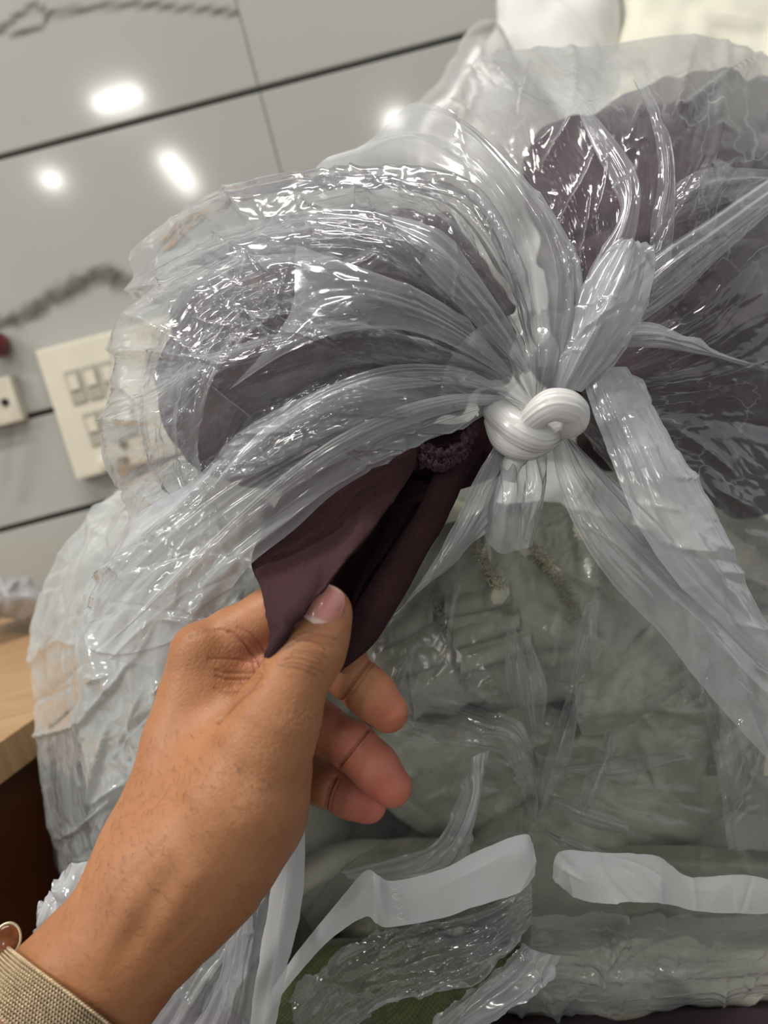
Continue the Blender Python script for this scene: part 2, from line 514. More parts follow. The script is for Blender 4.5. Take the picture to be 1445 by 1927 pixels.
gz = [on_wall(430, 183)[2], on_wall(50, 785)[2], on_wall(90, 975)[2]]       # heights of the three grooves in view
jx = on_wall(487, 165)[0]                                                      # the thin upright joint
g = 0.0095
zc = [0.004, 0.41, gz[2] - 0.42, gz[2], gz[1], gz[0], gz[0] + 0.35, gz[0] + 0.70]
veins = [  # printed branch-like veins: (polyline px, half width px, patchiness)
    ([(-60, 90), (0, 55), (35, 30), (66, 12), (98, 26), (150, 18), (250, 8), (330, 14), (400, 20), (452, 25)], 5.0, 0.10),
    ([(-20, 45), (10, 62), (50, 60), (80, 48), (98, 26)], 3.2, 0.15),
    ([(-60, 640), (0, 610), (60, 588), (100, 562), (150, 535), (200, 516), (240, 530), (300, 515)], 13.0, 0.49)]
def vein_of(P):
    v = np.zeros(len(P))
    for line, hw, patchy in veins:
        Q = np.array([on_wall(*q) for q in resample(np.array(line, float), 260)])[:, [0, 2]]
        hwm = hw / FPX * 1.02
        d = np.min(np.hypot(P[:, None, 0] - Q[None, :, 0], P[:, None, 2] - Q[None, :, 1]), axis=1)
        n = fbm(P[:, 0] * 60, P[:, 2] * 60, 3, 3)
        w = hwm * (1 + patchy * n)
        a = np.clip(1.5 - d / np.maximum(w, 1e-5), 0, 1) * (0.9 if patchy < 0.5 else np.clip(0.75 + 0.6 * n, 0.1, 1))
        v = np.maximum(v, a)
    return v
for r in range(len(zc) - 1):
    z0, z1 = zc[r] + g / 2, zc[r + 1] - g / 2
    xs = [jx - 1.2, jx - 0.6, jx, jx + 0.6, jx + 1.2, jx + 1.8] if r >= 4 else [jx - 1.5, jx - 0.9, jx + 0.3, jx + 0.9, jx + 1.5, jx + 2.1]
    for k in range(len(xs) - 1):
        x0, x1 = xs[k] + 0.0012, xs[k + 1] - 0.0012
        nx = int((x1 - x0) / 0.006) if r in (4, 5) and k in (0, 1) else 4
        nz_ = int((z1 - z0) / 0.006) if r in (4, 5) and k in (0, 1) else 4
        gx = np.linspace(x0, x1, nx); gzz = np.linspace(z0, z1, nz_)
        # front face with a small rounded edge, then sides
        prof = [(0.0, 0.012), (0.0, 0.0015), (0.0015, 0.0)]
        def ring(i, y):
            return i, y
        GX, GZ = np.meshgrid(np.concatenate([[x0], gx[1:-1] , [x1]]), gzz, indexing='ij')
        GY = np.full_like(GX, WALL_Y)
        V = np.stack([GX, GY, GZ], -1).reshape(-1, 3)
        F = grid_faces(nx, nz_)
        b = np.concatenate([np.arange(nz_), np.arange(1, nx) * nz_ + nz_ - 1,
                            (nx - 1) * nz_ + np.arange(nz_ - 2, -1, -1), np.arange(nx - 2, 0, -1) * nz_])
        n0 = len(V); m = len(b)
        cen = np.array([(x0 + x1) / 2, 0, (z0 + z1) / 2])
        e1 = V[b] + np.array([0, 0.0012, 0]) + np.sign(V[b] - cen) * np.array([0.0008, 0, 0.0016])
        e2 = e1 + np.array([0, 0.0108, 0])
        V = np.concatenate([V, e1, e2])
        i = np.arange(m); i2 = (i + 1) % m
        F = np.concatenate([F, np.stack([b[i], n0 + i, n0 + i2, b[i2]], 1), np.stack([n0 + i, n0 + m + i, n0 + m + i2, n0 + i2], 1)])
        N = vnormals(V, F)
        if N[nz_ * (nx // 2) + nz_ // 2][1] > 0: F = F[:, ::-1]
        mesh_obj('tile', V, F, M_tile, wall, smooth=False, colors={'vein': vein_of(V) if nx > 4 else np.zeros(len(V))})

# ---- ceiling lamps, each where the wall mirrors it
M_lamp = emit('lamp diffuser', (1.0, 0.97, 0.92), 3.0)
M_added_panel = emit('added panel diffuser', (1.0, 0.97, 0.92), 0.6)  # faint glow for the two added lamps
M_lampbody = plain('lamp housing', (230, 230, 228), 0.5, noise=0.02)
def lamp(px, py, sx, sy, power, label, rot=0.0):
    p = via_wall_to_ceiling(px, py)
    t = empty('ceiling_lamp', (p[0], p[1], CEIL_Z), label, 'lamp', 'ceiling lamps')
    c, s = math.cos(rot), math.sin(rot)
    ax, ay = np.array([c, s, 0]), np.array([-s, c, 0])
    V, F = frame_box((p[0], p[1], CEIL_Z), ax, ay, Z3, -sx / 2 - .03, sx / 2 + .03, -sy / 2 - .03, sy / 2 + .03, -0.03, 0, 0.006)
    mesh_obj('housing', V, F, M_lampbody, t, smooth=False)
    V, F = frame_box((p[0], p[1], CEIL_Z), ax, ay, Z3, -sx / 2, sx / 2, -sy / 2, sy / 2, -0.036, -0.0301, 0.002)
    mesh_obj('diffuser', V, F, M_lamp, t, smooth=False)
    o = lamp_light((p[0], p[1], CEIL_Z - 0.045), sx, sy, power, rot)
    return t

# ---- desk behind the stack
zt = 1.15
M_wood = NT('pale wood laminate')
_tc = M_wood.n('TexCoord'); _mp = M_wood.n('Mapping', Vector=_tc.outputs['Object']); _mp.inputs['Scale'].default_value = (2, 30, 2)
_n = M_wood.n('TexNoise', Vector=_mp.outputs[0], Scale=6.0, Detail=5.0)
_p = M_wood.n('BsdfPrincipled', Roughness=0.45)
M_wood.t.links.new(M_wood.ramp(_n.outputs[0], [(0.3, srgb(168, 132, 92)), (0.7, srgb(196, 160, 118))]), _p.inputs['Base Color'])
M_wood = M_wood.surf(_p.outputs[0])
M_brown = plain('dark brown laminate', (74, 38, 16), 0.35, noise=0.08, nscale=12)
a = on_level(0, 1397, zt); b = on_level(75, 1345, zt)
e = (b - a) / np.linalg.norm(b - a); e[2] = 0
def prism(poly, z0, z1):
    P = np.array([(p[0], p[1]) for p in poly]); n = len(P)
    V = np.concatenate([np.c_[P, np.full(n, z0)], np.c_[P, np.full(n, z1)]])
    i = np.arange(n); i2 = (i + 1) % n
    F = [np.stack([i, i2, i2 + n, i + n], 1), np.array([np.arange(n)[::-1], np.arange(n) + n])]
    return V, F
p1, p2 = a - 0.22 * e, a + 0.12 * e
k1 = np.array([-0.40, 0.97])
desk = empty('desk', (a[0] - 0.3, a[1] + 0.2, 0), 'pale wood topped desk with dark brown side, left of the bags', 'desk')
V, F = prism([p1, p2, k1, (-1.1, 0.97), (p1[0] - 0.75, p1[1])], zt - 0.022, zt)
mesh_obj('desk_top', V, F, M_wood, desk, smooth=False)
nrm_ = np.array([-e[1], e[0], 0])
q1, q2 = p1 + 0.004 * nrm_ + 0.004 * e, p2 + 0.004 * nrm_ - 0.01 * e
V, F = prism([q1, q2, q2 + 0.018 * nrm_, q1 + 0.018 * nrm_], 0, zt - 0.022)
mesh_obj('side_panel', V, F, M_brown, desk, smooth=False)
V, F = prism([q1 - 0.0 * e, q1 + 0.018 * nrm_, (q1[0] - 0.62, q1[1] + 0.018), (q1[0] - 0.62, q1[1])][::-1], 0, zt - 0.022)
mesh_obj('front_panel', V, F, M_brown, desk, smooth=False)

# ---- switch board on the wall
M_plate = plain('cream switch plastic', (222, 216, 198), 0.35, noise=0.02)
M_socket = plain('grey socket plastic', (178, 172, 158), 0.4, noise=0.02)
M_hole = plain('socket hole', (30, 28, 26), 0.6)
tl, tr_, bl = on_wall(66, 660, WALL_Y - .02), on_wall(330, 585, WALL_Y - .02), on_wall(148, 903, WALL_Y - .02)
o0 = np.array([tl[0], WALL_Y, tl[2]]); Wd = 0.265; Hd = tl[2] - bl[2]
sb = empty('switch_board', (tl[0], WALL_Y, bl[2]), 'large cream switch board with rows of sockets on grey wall', 'switch board')
V, F = frame_box(o0, X3, -Z3, -Y3, 0, Wd, 0, Hd, 0, 0.022, 0.004)
mesh_obj('faceplate', V, F, M_plate, sb, smooth=False)
def pin(cx, cz, r, par, mat=M_hole, h=0.0028, base=0.022):
    th = np.linspace(0, 2 * np.pi, 16, endpoint=False)
    V, Fs = tube(np.array([o0 + X3 * cx - Z3 * cz - Y3 * base, o0 + X3 * cx - Z3 * cz - Y3 * (base + h)]), r, 16)
    return mesh_obj('pin_hole', V, Fs, mat, par, smooth=False)
for row, (x0, cz, n) in enumerate(((0.034, 0.052, 3), (0.040, 0.105, 3))):
    for k in range(n):
        cx = x0 + k * 0.021
        V, F = frame_box(o0, X3, -Z3, -Y3, cx - 0.009, cx + 0.009, cz - 0.02, cz + 0.02, 0.022, 0.0245, 0.001)
        so = mesh_obj('rocker_switch', V, F, M_socket, sb, smooth=False)
        V, F = frame_box(o0, X3, -Z3, -Y3, cx - 0.006, cx + 0.006, cz - 0.013, cz + 0.004, 0.0245, 0.0268, 0.0008)
        mesh_obj('rocker', V, F, M_plate, so, smooth=False)
    V, F = frame_box(o0, X3, -Z3, -Y3, 0.125, 0.24, cz - 0.02, cz + 0.02, 0.022, 0.0245, 0.001)
    so = mesh_obj('socket', V, F, M_socket, sb, smooth=False)
    for q in (0.15, 0.165, 0.205, 0.22): pin(q, cz, 0.003, so, base=0.0245)
V, Fs = tube(np.array([o0 + X3 * 0.046 - Z3 * 0.148 - Y3 * z for z in (0.022, 0.030, 0.032)]), [0.012, 0.0115, 0.009], 24)
mesh_obj('regulator_knob', V, Fs, M_plate, sb)
pin(0.068, 0.132, 0.005, sb); pin(0.064, 0.151, 0.005, sb)

# small socket plate at the very left
q0 = on_wall(46, 790, WALL_Y - .015); q1 = on_wall(28, 703, WALL_Y - .015)
sp = empty('socket_plate', (q0[0], WALL_Y, q0[2]), 'small cream wall socket with one dark hole, at left edge', 'socket')
o1 = np.array([q0[0], WALL_Y, q0[2]]); hh = q1[2] - q0[2]
V, F = frame_box(o1, -X3, Z3, -Y3, 0, 0.085, 0, hh, 0, 0.018, 0.003)
mesh_obj('faceplate', V, F, M_plate, sp, smooth=False)
V, Fs = tube(np.array([on_wall(9, 757, WALL_Y - .018), on_wall(9, 757, WALL_Y - .0205)]), 0.0045, 20)
mesh_obj('pin_hole', V, Fs, M_hole, sp, smooth=False)
V, Fs = tube(np.array([on_wall(-24, 764, WALL_Y - .018), on_wall(-24, 764, WALL_Y - .0205)]), 0.0045, 20)
mesh_obj('pin_hole', V, Fs, M_hole, sp, smooth=False)

# dark red plug-like thing cut by the left edge
c = on_wall(-12, 648, WALL_Y - 0.02)
M_red = plain('dark red plastic', (110, 28, 34), 0.4)
tg = empty('red_plug', (c[0], WALL_Y, c[2]), 'dark red plug on the wall at the left edge', 'plug')
V, Fs = tube(np.array([c + Y3 * 0.02, c + Y3 * 0.012, c - Y3 * 0.012, c - Y3 * 0.018]), [0.012, 0.015, 0.015, 0.010], 20)
mesh_obj('plug_body', V, Fs, M_red, tg)
P = np.array([c - Y3 * 0.016, c - Y3 * 0.035 - Z3 * 0.012, c - Y3 * 0.03 - Z3 * 0.05 - X3 * 0.02, c - Y3 * 0.012 - Z3 * 0.16 - X3 * 0.06])
V, Fs = tube(crspline(P, np.linspace(0, 1, 20)), 0.0035, 10)
mesh_obj('cable', V, Fs, M_hole, tg)
lamp(215, 165, 0.19, 0.10, 5, 'rectangular ceiling lamp mirrored highest in the wall')
lamp(333, 312, 0.085, 0.75, 8, 'long ceiling tube lamp running towards the wall')
lamp(93, 320, 0.075, 0.12, 3, 'small square ceiling lamp mirrored near the left edge')
lamp(738, 210, 0.08, 0.20, 5, 'ceiling lamp mirrored beside the top of the bag')
for ADDED_PANEL, SX, SY, lb in ((ADDED_PANEL, 0.6, 0.08, 'added long ceiling lamp above the bags, out of view'), (ADDED_PANEL2, 0.6, 0.08, 'added long ceiling lamp behind the viewer on the left, out of view')):
  pan = empty('ceiling_lamp', (ADDED_PANEL[0], ADDED_PANEL[1], CEIL_Z), lb, 'lamp', 'ceiling lamps')  # body for each added light source, none of them in view
  V, F = frame_box((ADDED_PANEL[0], ADDED_PANEL[1], CEIL_Z), X3, Y3, Z3, -SX - .03, SX + .03, -SY - .03, SY + .03, -0.03, 0, 0.006)
  mesh_obj('housing', V, F, M_lampbody, pan, smooth=False)
  V, F = frame_box((ADDED_PANEL[0], ADDED_PANEL[1], CEIL_Z), X3, Y3, Z3, -SX, SX, -SY, SY, -0.036, -0.0301, 0.002)
  mesh_obj('diffuser', V, F, M_added_panel, pan, smooth=False)
# ================================================================ THE HAND (one continuous surface)
def skin_mat():
    t = NT('skin')
    tc = t.n('TexCoord')
    a = t.n('Attribute', _attribute_name='tone')
    nz = t.n('TexNoise', Vector=tc.outputs['Object'], Scale=55.0, Detail=5.0, Roughness=0.6)
    nf = t.n('TexNoise', Vector=tc.outputs['Object'], Scale=650.0, Detail=3.0)
    f = t.math('ADD', t.math('MULTIPLY', nz.outputs[0], 0.7), t.math('MULTIPLY', nf.outputs[0], 0.3))
    mott = t.ramp(f, [(0.32, (0.90, 0.86, 0.83)), (0.68, (1.08, 1.08, 1.07))])
    col = t.n('MixRGB', _blend_type='MULTIPLY', Fac=1.0, Color1=a.outputs['Color'], Color2=mott)
    # fine lozenge skin relief plus directional wrinkles
    w = t.n('TexNoise', Vector=tc.outputs['Object'], Scale=120.0, Detail=2.0)
    wv = t.n('VectorMath', _operation='MULTIPLY_ADD', i0=w.outputs['Color'], i1=(0.004, 0.004, 0.004), i2=tc.outputs['Object'])
    vo = t.n('TexVoronoi', Vector=wv.outputs[0], Scale=900.0, _feature='DISTANCE_TO_EDGE')
    vb = t.n('TexVoronoi', Vector=wv.outputs[0], Scale=330.0, _feature='DISTANCE_TO_EDGE')
    h = t.math('ADD', t.math('MULTIPLY', t.math('MINIMUM', vo.outputs['Distance'], 0.25), 0.8),
               t.math('MULTIPLY', t.math('MINIMUM', vb.outputs['Distance'], 0.2), 1.0))
    h = t.math('ADD', h, t.math('MULTIPLY', nf.outputs[0], 0.3))
    bp = t.n('Bump', Strength=0.26, Distance=0.0005, Height=h)
    p = t.n('BsdfPrincipled', Roughness=0.46, Normal=bp.outputs[0])
    t.t.links.new(col.outputs[0], p.inputs['Base Color'])
    p.inputs['Specular IOR Level'].default_value = 0.38
    p.inputs['Subsurface Weight'].default_value = 0.10
    p.inputs['Subsurface Radius'].default_value = (0.0035, 0.0014, 0.0007)
    p.inputs['Subsurface Scale'].default_value = 1.0
    return t.surf(p.outputs[0])
M_skin = skin_mat()

def cpt(px, py, d):
    return np.array([(px - IW / 2) / FPX * d, (py - IH / 2) / FPX * d, d])      # camera space: right, down, away

VOX = 0.0008
LO = np.array([-0.200, 0.010, 0.212]); HI = np.array([0.018, 0.232, 0.372])
DIM = np.ceil((HI - LO) / VOX).astype(int)
BIG = 0.05
def new_field(): return np.full(DIM, BIG, np.float32)

def cone_into(S, a, b, k):
    """blend a tapered capsule a=(px,py,d,rpx) .. b into field S with smooth radius k"""
    A, B = cpt(*a[:3]), cpt(*b[:3]); ra, rb = a[3] * a[2] / FPX, b[3] * b[2] / FPX
    m = max(ra, rb) + k + 0.006
    lo = np.clip(((np.minimum(A, B) - m - LO) / VOX).astype(int), 0, DIM); hi = np.clip(((np.maximum(A, B) + m - LO) / VOX).astype(int) + 1, 0, DIM)
    if (hi <= lo).any(): return
    ax = [((np.arange(lo[c], hi[c]) + 0.5) * VOX + LO[c]).astype(np.float32) for c in range(3)]
    X, Y, Z = ax[0][:, None, None] - A[0], ax[1][None, :, None] - A[1], ax[2][None, None, :] - A[2]
    d = (B - A).astype(np.float32); L = float(d @ d)
    t = np.clip((X * d[0] + Y * d[1] + Z * d[2]) / L, 0, 1)
    dist = np.sqrt((X - t * d[0]) ** 2 + (Y - t * d[1]) ** 2 + (Z - t * d[2]) ** 2) - (ra + (rb - ra) * t)
    sl = tuple(slice(lo[c], hi[c]) for c in range(3))
    o = S[sl]
    h = np.maximum(k - np.abs(o - dist), 0) / k if k > 0 else 0
    S[sl] = np.minimum(o, dist) - h * h * k * 0.25
def chain(S, pts, k):
    """tapered limb: its segments meet with hardly any swelling, then it blends into S with radius k"""
    T = new_field()
    for a, b in zip(pts[:-1], pts[1:]): cone_into(T, a, b, 0.0015)
    hh = np.maximum(k - np.abs(S - T), 0) / k
    S[...] = np.minimum(S, T) - hh * hh * k * 0.25
def smin(A, B, k):
    h = np.maximum(k - np.abs(A - B), 0) / k
    return np.minimum(A, B) - h * h * k * 0.25

body = new_field()
# forearm, wrist
chain(body, [(-190, 2180, .285, 178), (-20, 2030, .274, 158), (110, 1905, .270, 140), (185, 1828, .2685, 136), (258, 1742, .268, 131), (312, 1655, .268, 128)], 0.012)
# ulna head and tendons of the back of the hand
chain(body, [(272, 1690, .272, 92), (287, 1610, .274, 80)], 0.010)
# metacarpals under the back of the hand
chain(body, [(305, 1640, .272, 104), (332, 1500, .277, 92), (352, 1400, .281, 84), (378, 1300, .285, 76), (388, 1236, .288, 62)], 0.012)
chain(body, [(315, 1640, .280, 98), (370, 1420, .300, 82), (402, 1290, .311, 62)], 0.012)
chain(body, [(330, 1645, .284, 90), (390, 1460, .312, 78), (420, 1345, .328, 58)], 0.012)
chain(body, [(345, 1650, .286, 86), (420, 1510, .320, 72), (445, 1410, .338, 54)], 0.012)
# thenar mass and thumb metacarpal
chain(body, [(335, 1645, .266, 108), (398, 1578, .262, 114), (460, 1490, .260, 114), (497, 1405, .2585, 92), (521, 1349, .2575, 79)], 0.014)
chain(body, [(340, 1668, .274, 106), (418, 1602, .277, 110), (466, 1522, .279, 112), (488, 1440, .281, 98)], 0.014)
# web between thumb and index
chain(body, [(420, 1440, .271, 66), (428, 1400, .275, 50)], 0.012)
chain(body, [(400, 1370, .283, 52), (440, 1330, .284, 46), (486, 1266, .287, 40), (520, 1225, .291, 34)], 0.010)
# thumb
thumb = new_field()
finger_pts = [(505, 1385, .2585, 82), (521, 1349, .2575, 79), (545, 1297, .257, 66), (571, 1245, .2575, 62.5), (584, 1222, .258, 64), (598, 1180, .2600, 58), (609, 1152, .2615, 50)]
for a, b in zip(finger_pts[:-1], finger_pts[1:]): cone_into(thumb, a, b, 0.003)
cone_into(thumb, (590, 1190, .2645, 55), (606, 1155, .2665, 47), 0.006)      # pad
body = smin(body, thumb, 0.0035)
# knuckle of the index finger
cone_into(body, (374, 1226, .282, 46), (392, 1240, .284, 48), 0.008)
fingers = []
def finger(pts, k=0.0035):
    S = new_field()
    for a, b in zip(pts[:-1], pts[1:]): cone_into(S, a, b, k)
    fingers.append(S); return S
idx = finger([(388, 1236, .288, 60), (440, 1200, .290, 55), (505, 1160, .2915, 50), (560, 1134, .2925, 50), (590, 1150, .293, 48), (625, 1215, .289, 44), (664, 1276, .286, 44.5), (700, 1308, .285, 43.5), (730, 1340, .285, 39)])
mid = finger([(402, 1290, .311, 58), (480, 1290, .318, 50), (545, 1320, .316, 48), (600, 1368, .306, 46), (664, 1404, .300, 44.5), (705, 1444, .297, 43.5), (736, 1480, .296, 39)])
rin = finger([(420, 1345, .326, 54), (490, 1370, .334, 48), (545, 1425, .332, 46), (585, 1462, .324, 43), (622, 1478, .318, 41.5), (662, 1497, .315, 40.5), (692, 1513, .314, 36)])
pin_ = finger([(445, 1410, .336, 50), (490, 1450, .342, 42), (520, 1490, .338, 38), (545, 1515, .332, 35)])
for S in fingers:
    body = smin(body, S, 0.0025)
# where two neighbouring fingers meet a hard valley is enough: re-cut the gap between middle and ring
del S

# grooves: flexion creases, knuckle wrinkles, web folds  (polyline px, depth of search, width mm, depth mm)
def groove(line, d, w, depth):
    P = np.array([cpt(x, y, dd) for x, y, dd in resample(np.array([(x, y, (d if len(q) == 2 else q[2])) for q in line for x, y in [q[:2]]], float), 24)])
    m = 0.006
    lo = np.clip(((P.min(0) - m - LO) / VOX).astype(int), 0, DIM); hi = np.clip(((P.max(0) + m - LO) / VOX).astype(int) + 1, 0, DIM)
    # act on a slab in depth: distance measured across the picture plane
    lo[2] = max(0, int((d - 0.016 - LO[2]) / VOX)); hi[2] = min(DIM[2], int((d + 0.012 - LO[2]) / VOX))
    ax = [((np.arange(lo[c], hi[c]) + 0.5) * VOX + LO[c]).astype(np.float32) for c in range(3)]
    zz = ax[2]
    for q, z in enumerate(zz):
        X, Y = np.meshgrid(ax[0] / z, ax[1] / z, indexing='ij')
        p = P[:, :2] / P[:, 2:]
        dd = np.min((X[..., None] - p[:, 0]) ** 2 + (Y[..., None] - p[:, 1]) ** 2, axis=-1) * z * z
        fz = 1.0
        body[lo[0]:hi[0], lo[1]:hi[1], lo[2] + q] += (depth * 1e-3) * np.exp(-dd / (w * 1e-3) ** 2) * fz
G = groove
for pts, d in (([(640, 1322), (664, 1288), (686, 1262), (700, 1240)], .280), ([(640, 1440), (662, 1418), (684, 1390), (694, 1372)], .294), ([(612, 1530), (618, 1492), (630, 1462)], .312)):
    G(pts, d, 0.9, 1.0)
G([(418, 1362), (440, 1345), (462, 1322)], .266, 1.3, 0.8)       # thumb web fold

def surface_nets(S):
    nx, ny, nz = S.shape
    neg = S < 0
    c = np.zeros((nx - 1, ny - 1, nz - 1), np.int8)
    for i in (0, 1):
        for j in (0, 1):
            for k in (0, 1):
                c += neg[i:nx - 1 + i, j:ny - 1 + j, k:nz - 1 + k]
    act = (c > 0) & (c < 8)
    idx = np.argwhere(act)
    lut = np.full(act.shape, -1, np.int64); lut[act] = np.arange(len(idx))
    acc = np.zeros((len(idx), 3)); cnt = np.zeros(len(idx))
    corners = [(i, j, k) for i in (0, 1) for j in (0, 1) for k in (0, 1)]
    val = {q: S[idx[:, 0] + q[0], idx[:, 1] + q[1], idx[:, 2] + q[2]].astype(float) for q in corners}
    for q in corners:
        for ax in range(3):
            if q[ax]: continue
            r = list(q); r[ax] = 1; r = tuple(r)
            a, b = val[q], val[r]
            m = (a < 0) != (b < 0)
            t = np.where(m, a / np.where(m, a - b, 1), 0)
            p = np.tile(np.array(q, float), (len(idx), 1)); p[:, ax] += t
            acc[m] += p[m]; cnt[m] += 1
    V = (idx + acc / cnt[:, None] + 0.5) * VOX + LO
    faces = []
    for ax in range(3):
        u, v = (ax + 1) % 3, (ax + 2) % 3
        sl0 = [slice(1, -1)] * 3; sl0[ax] = slice(0, -1)
        sl1 = list(sl0); sl1[ax] = slice(1, None)
        sl1 = [slice(1, -1)] * 3; 
        a = np.take(neg, range(0, neg.shape[ax] - 1), ax); b = np.take(neg, range(1, neg.shape[ax]), ax)
        for flip, m in ((False, a & ~b), (True, ~a & b)):
            e = np.argwhere(m)
            ok = (e[:, u] > 0) & (e[:, v] > 0) & (e[:, u] < S.shape[u] - 1) & (e[:, v] < S.shape[v] - 1)
            e = e[ok]
            def cell(du, dv):
                q = e.copy(); q[:, u] -= du; q[:, v] -= dv
                return lut[q[:, 0], q[:, 1], q[:, 2]]
            f = np.stack([cell(0, 0), cell(1, 0), cell(1, 1), cell(0, 1)], 1)
            if flip: f = f[:, ::-1]
            faces.append(f)
    F = np.concatenate(faces); F = F[(F >= 0).all(1)]
    return V, F
HV, HF = surface_nets(body)
# light smoothing of the voxel surface
def laplace(V, F, n, lam):
    E = np.concatenate([F[:, [0, 1]], F[:, [1, 2]], F[:, [2, 3]], F[:, [3, 0]]])
    deg = np.bincount(E.ravel(), minlength=len(V)).astype(float)[:, None]
    for _ in range(n):
        s = np.zeros_like(V)
        for c in range(3):
            s[:, c] = np.bincount(E[:, 0], V[E[:, 1], c], len(V)) + np.bincount(E[:, 1], V[E[:, 0], c], len(V))
        V = V + lam * (s / deg - V)
    return V
HV = laplace(HV, HF, 3, 0.5)
def quad_subdivide(V, F):
    """split every quad in four (linear), vertices shared"""
    n = len(V)
    E = np.sort(np.concatenate([F[:, [0, 1]], F[:, [1, 2]], F[:, [2, 3]], F[:, [3, 0]]]), axis=1)
    key = E[:, 0].astype(np.int64) * n + E[:, 1]
    uq, inv = np.unique(key, return_inverse=True)
    mid = (V[uq // n] + V[uq % n]) / 2
    m = len(F); e = inv.reshape(4, m) + n
    c = n + len(uq) + np.arange(m)
    W = np.concatenate([V, mid, V[F].mean(1)])
    Q = [np.stack([F[:, k], e[k], c, e[(k + 3) % 4]], 1) for k in range(4)]
    return W, np.concatenate(Q)
HV, HF = quad_subdivide(HV, HF)
HV = laplace(HV, HF, 2, 0.5)
HPX = HV[:, 0] / HV[:, 2] * FPX + IW / 2; HPY = HV[:, 1] / HV[:, 2] * FPX + IH / 2; HD = HV[:, 2]
HW = ORG + HV[:, :1] * RT - HV[:, 1:2] * UP + HV[:, 2:] * FW
HN = vnormals(HW, HF)
if np.sum(HN * (HW - HW.mean(0))) < 0: HF = HF[:, ::-1]; HN = -HN
# ---- skin relief: joint wrinkles, cross-hatched skin, flexion creases (metres along the normal)
def cells(x, y, seed):
    """distance to cell borders of a jittered grid"""
    r = np.random.default_rng(seed).random((64, 64, 2)); xi, yi = np.floor(x).astype(int), np.floor(y).astype(int)
    f1 = np.full(x.shape, 9.0); f2 = np.full(x.shape, 9.0)
    for i in (-1, 0, 1):
        for j in (-1, 0, 1):
            p = r[(xi + i) % 64, (yi + j) % 64]
            d = np.hypot(xi + i + p[..., 0] - x, yi + j + p[..., 1] - y)
            f2 = np.minimum(f2, np.maximum(f1, d)); f1 = np.minimum(f1, d)
    return f2 - f1
def box_w(x, y, rx, ry, ang=0.0):
    c, s = math.cos(ang), math.sin(ang); dx, dy = HPX - x, HPY - y
    return np.exp(-(((dx * c + dy * s) / rx) ** 2 + ((-dx * s + dy * c) / ry) ** 2) ** 1.5)
front = np.clip(np.sum(HN * (ORG - HW), 1) / np.linalg.norm(HW - ORG, axis=1) * 4, 0, 1)
near_d = lambda d, r: np.exp(-((HD - d) / r) ** 4)
rel = np.zeros(len(HW)); dark = np.zeros(len(HW))
def line(pts, w, depth, wt=1.0, pig=0.0):
    global rel, dark
    P = resample(np.array(pts, float), 40)
    m = (HPX > P[:, 0].min() - 20) & (HPX < P[:, 0].max() + 20) & (HPY > P[:, 1].min() - 20) & (HPY < P[:, 1].max() + 20)
    i = np.where(m)[0]
    dd = np.min((HPX[i, None] - P[None, :, 0]) ** 2 + (HPY[i, None] - P[None, :, 1]) ** 2, axis=1)
    k = np.exp(-dd / w ** 2) * (wt if np.isscalar(wt) else wt[i])
    rel[i] -= depth * k; dark[i] = np.maximum(dark[i], pig * k)
def rot(x, y, a): return x * math.cos(a) + y * math.sin(a), -x * math.sin(a) + y * math.cos(a)
th_ = near_d(.253, .010)
gw = np.random.default_rng(12)
for k in range(13):      # thumb joint
    y0 = 1188 + 6.0 * k; x0 = 556 - 2.6 * k + gw.normal(0, 3)
    line([(x0 + gw.uniform(-4, 14), y0), (x0 + 28, y0 + 1 + gw.normal(0, 2)), (x0 + 56, y0 + 8 + gw.normal(0, 2)), (x0 + 84 - gw.uniform(0, 20), y0 + 17)], 2.6, 0.00021 * gw.uniform(0.4, 1.2), th_, 0.5 * gw.uniform(0.3, 1))
u, v = rot(HPX, HPY, 0.95)
c1 = cells(u / 15, v / 8, 31)
wt = box_w(535, 1362, 95, 45, -0.35) * th_
rel -= 0.00022 * np.clip(1 - c1 / 0.22, 0, 1) * wt; dark = np.maximum(dark, 0.35 * np.clip(1 - c1 / 0.22, 0, 1) * wt)
u, v = rot(HPX, HPY, 2.3)
c2 = cells(u / 16, v / 6.5, 33)
wt2 = np.clip(box_w(420, 1255, 110, 80, 0.2) + 0.8 * box_w(470, 1450, 130, 70, -0.6), 0, 1) * front
rel -= 0.00012 * np.clip(1 - c2 / 0.25, 0, 1) * wt2; dark = np.maximum(dark, 0.18 * np.clip(1 - c2 / 0.25, 0, 1) * wt2)
c3 = cells(HPX / 7, HPY / 7, 35)
rel -= 0.00005 * np.clip(1 - c3 / 0.3, 0, 1) * front
rel += 0.00005 * fbm(HPX / 22, HPY / 22, 37, 3) * front
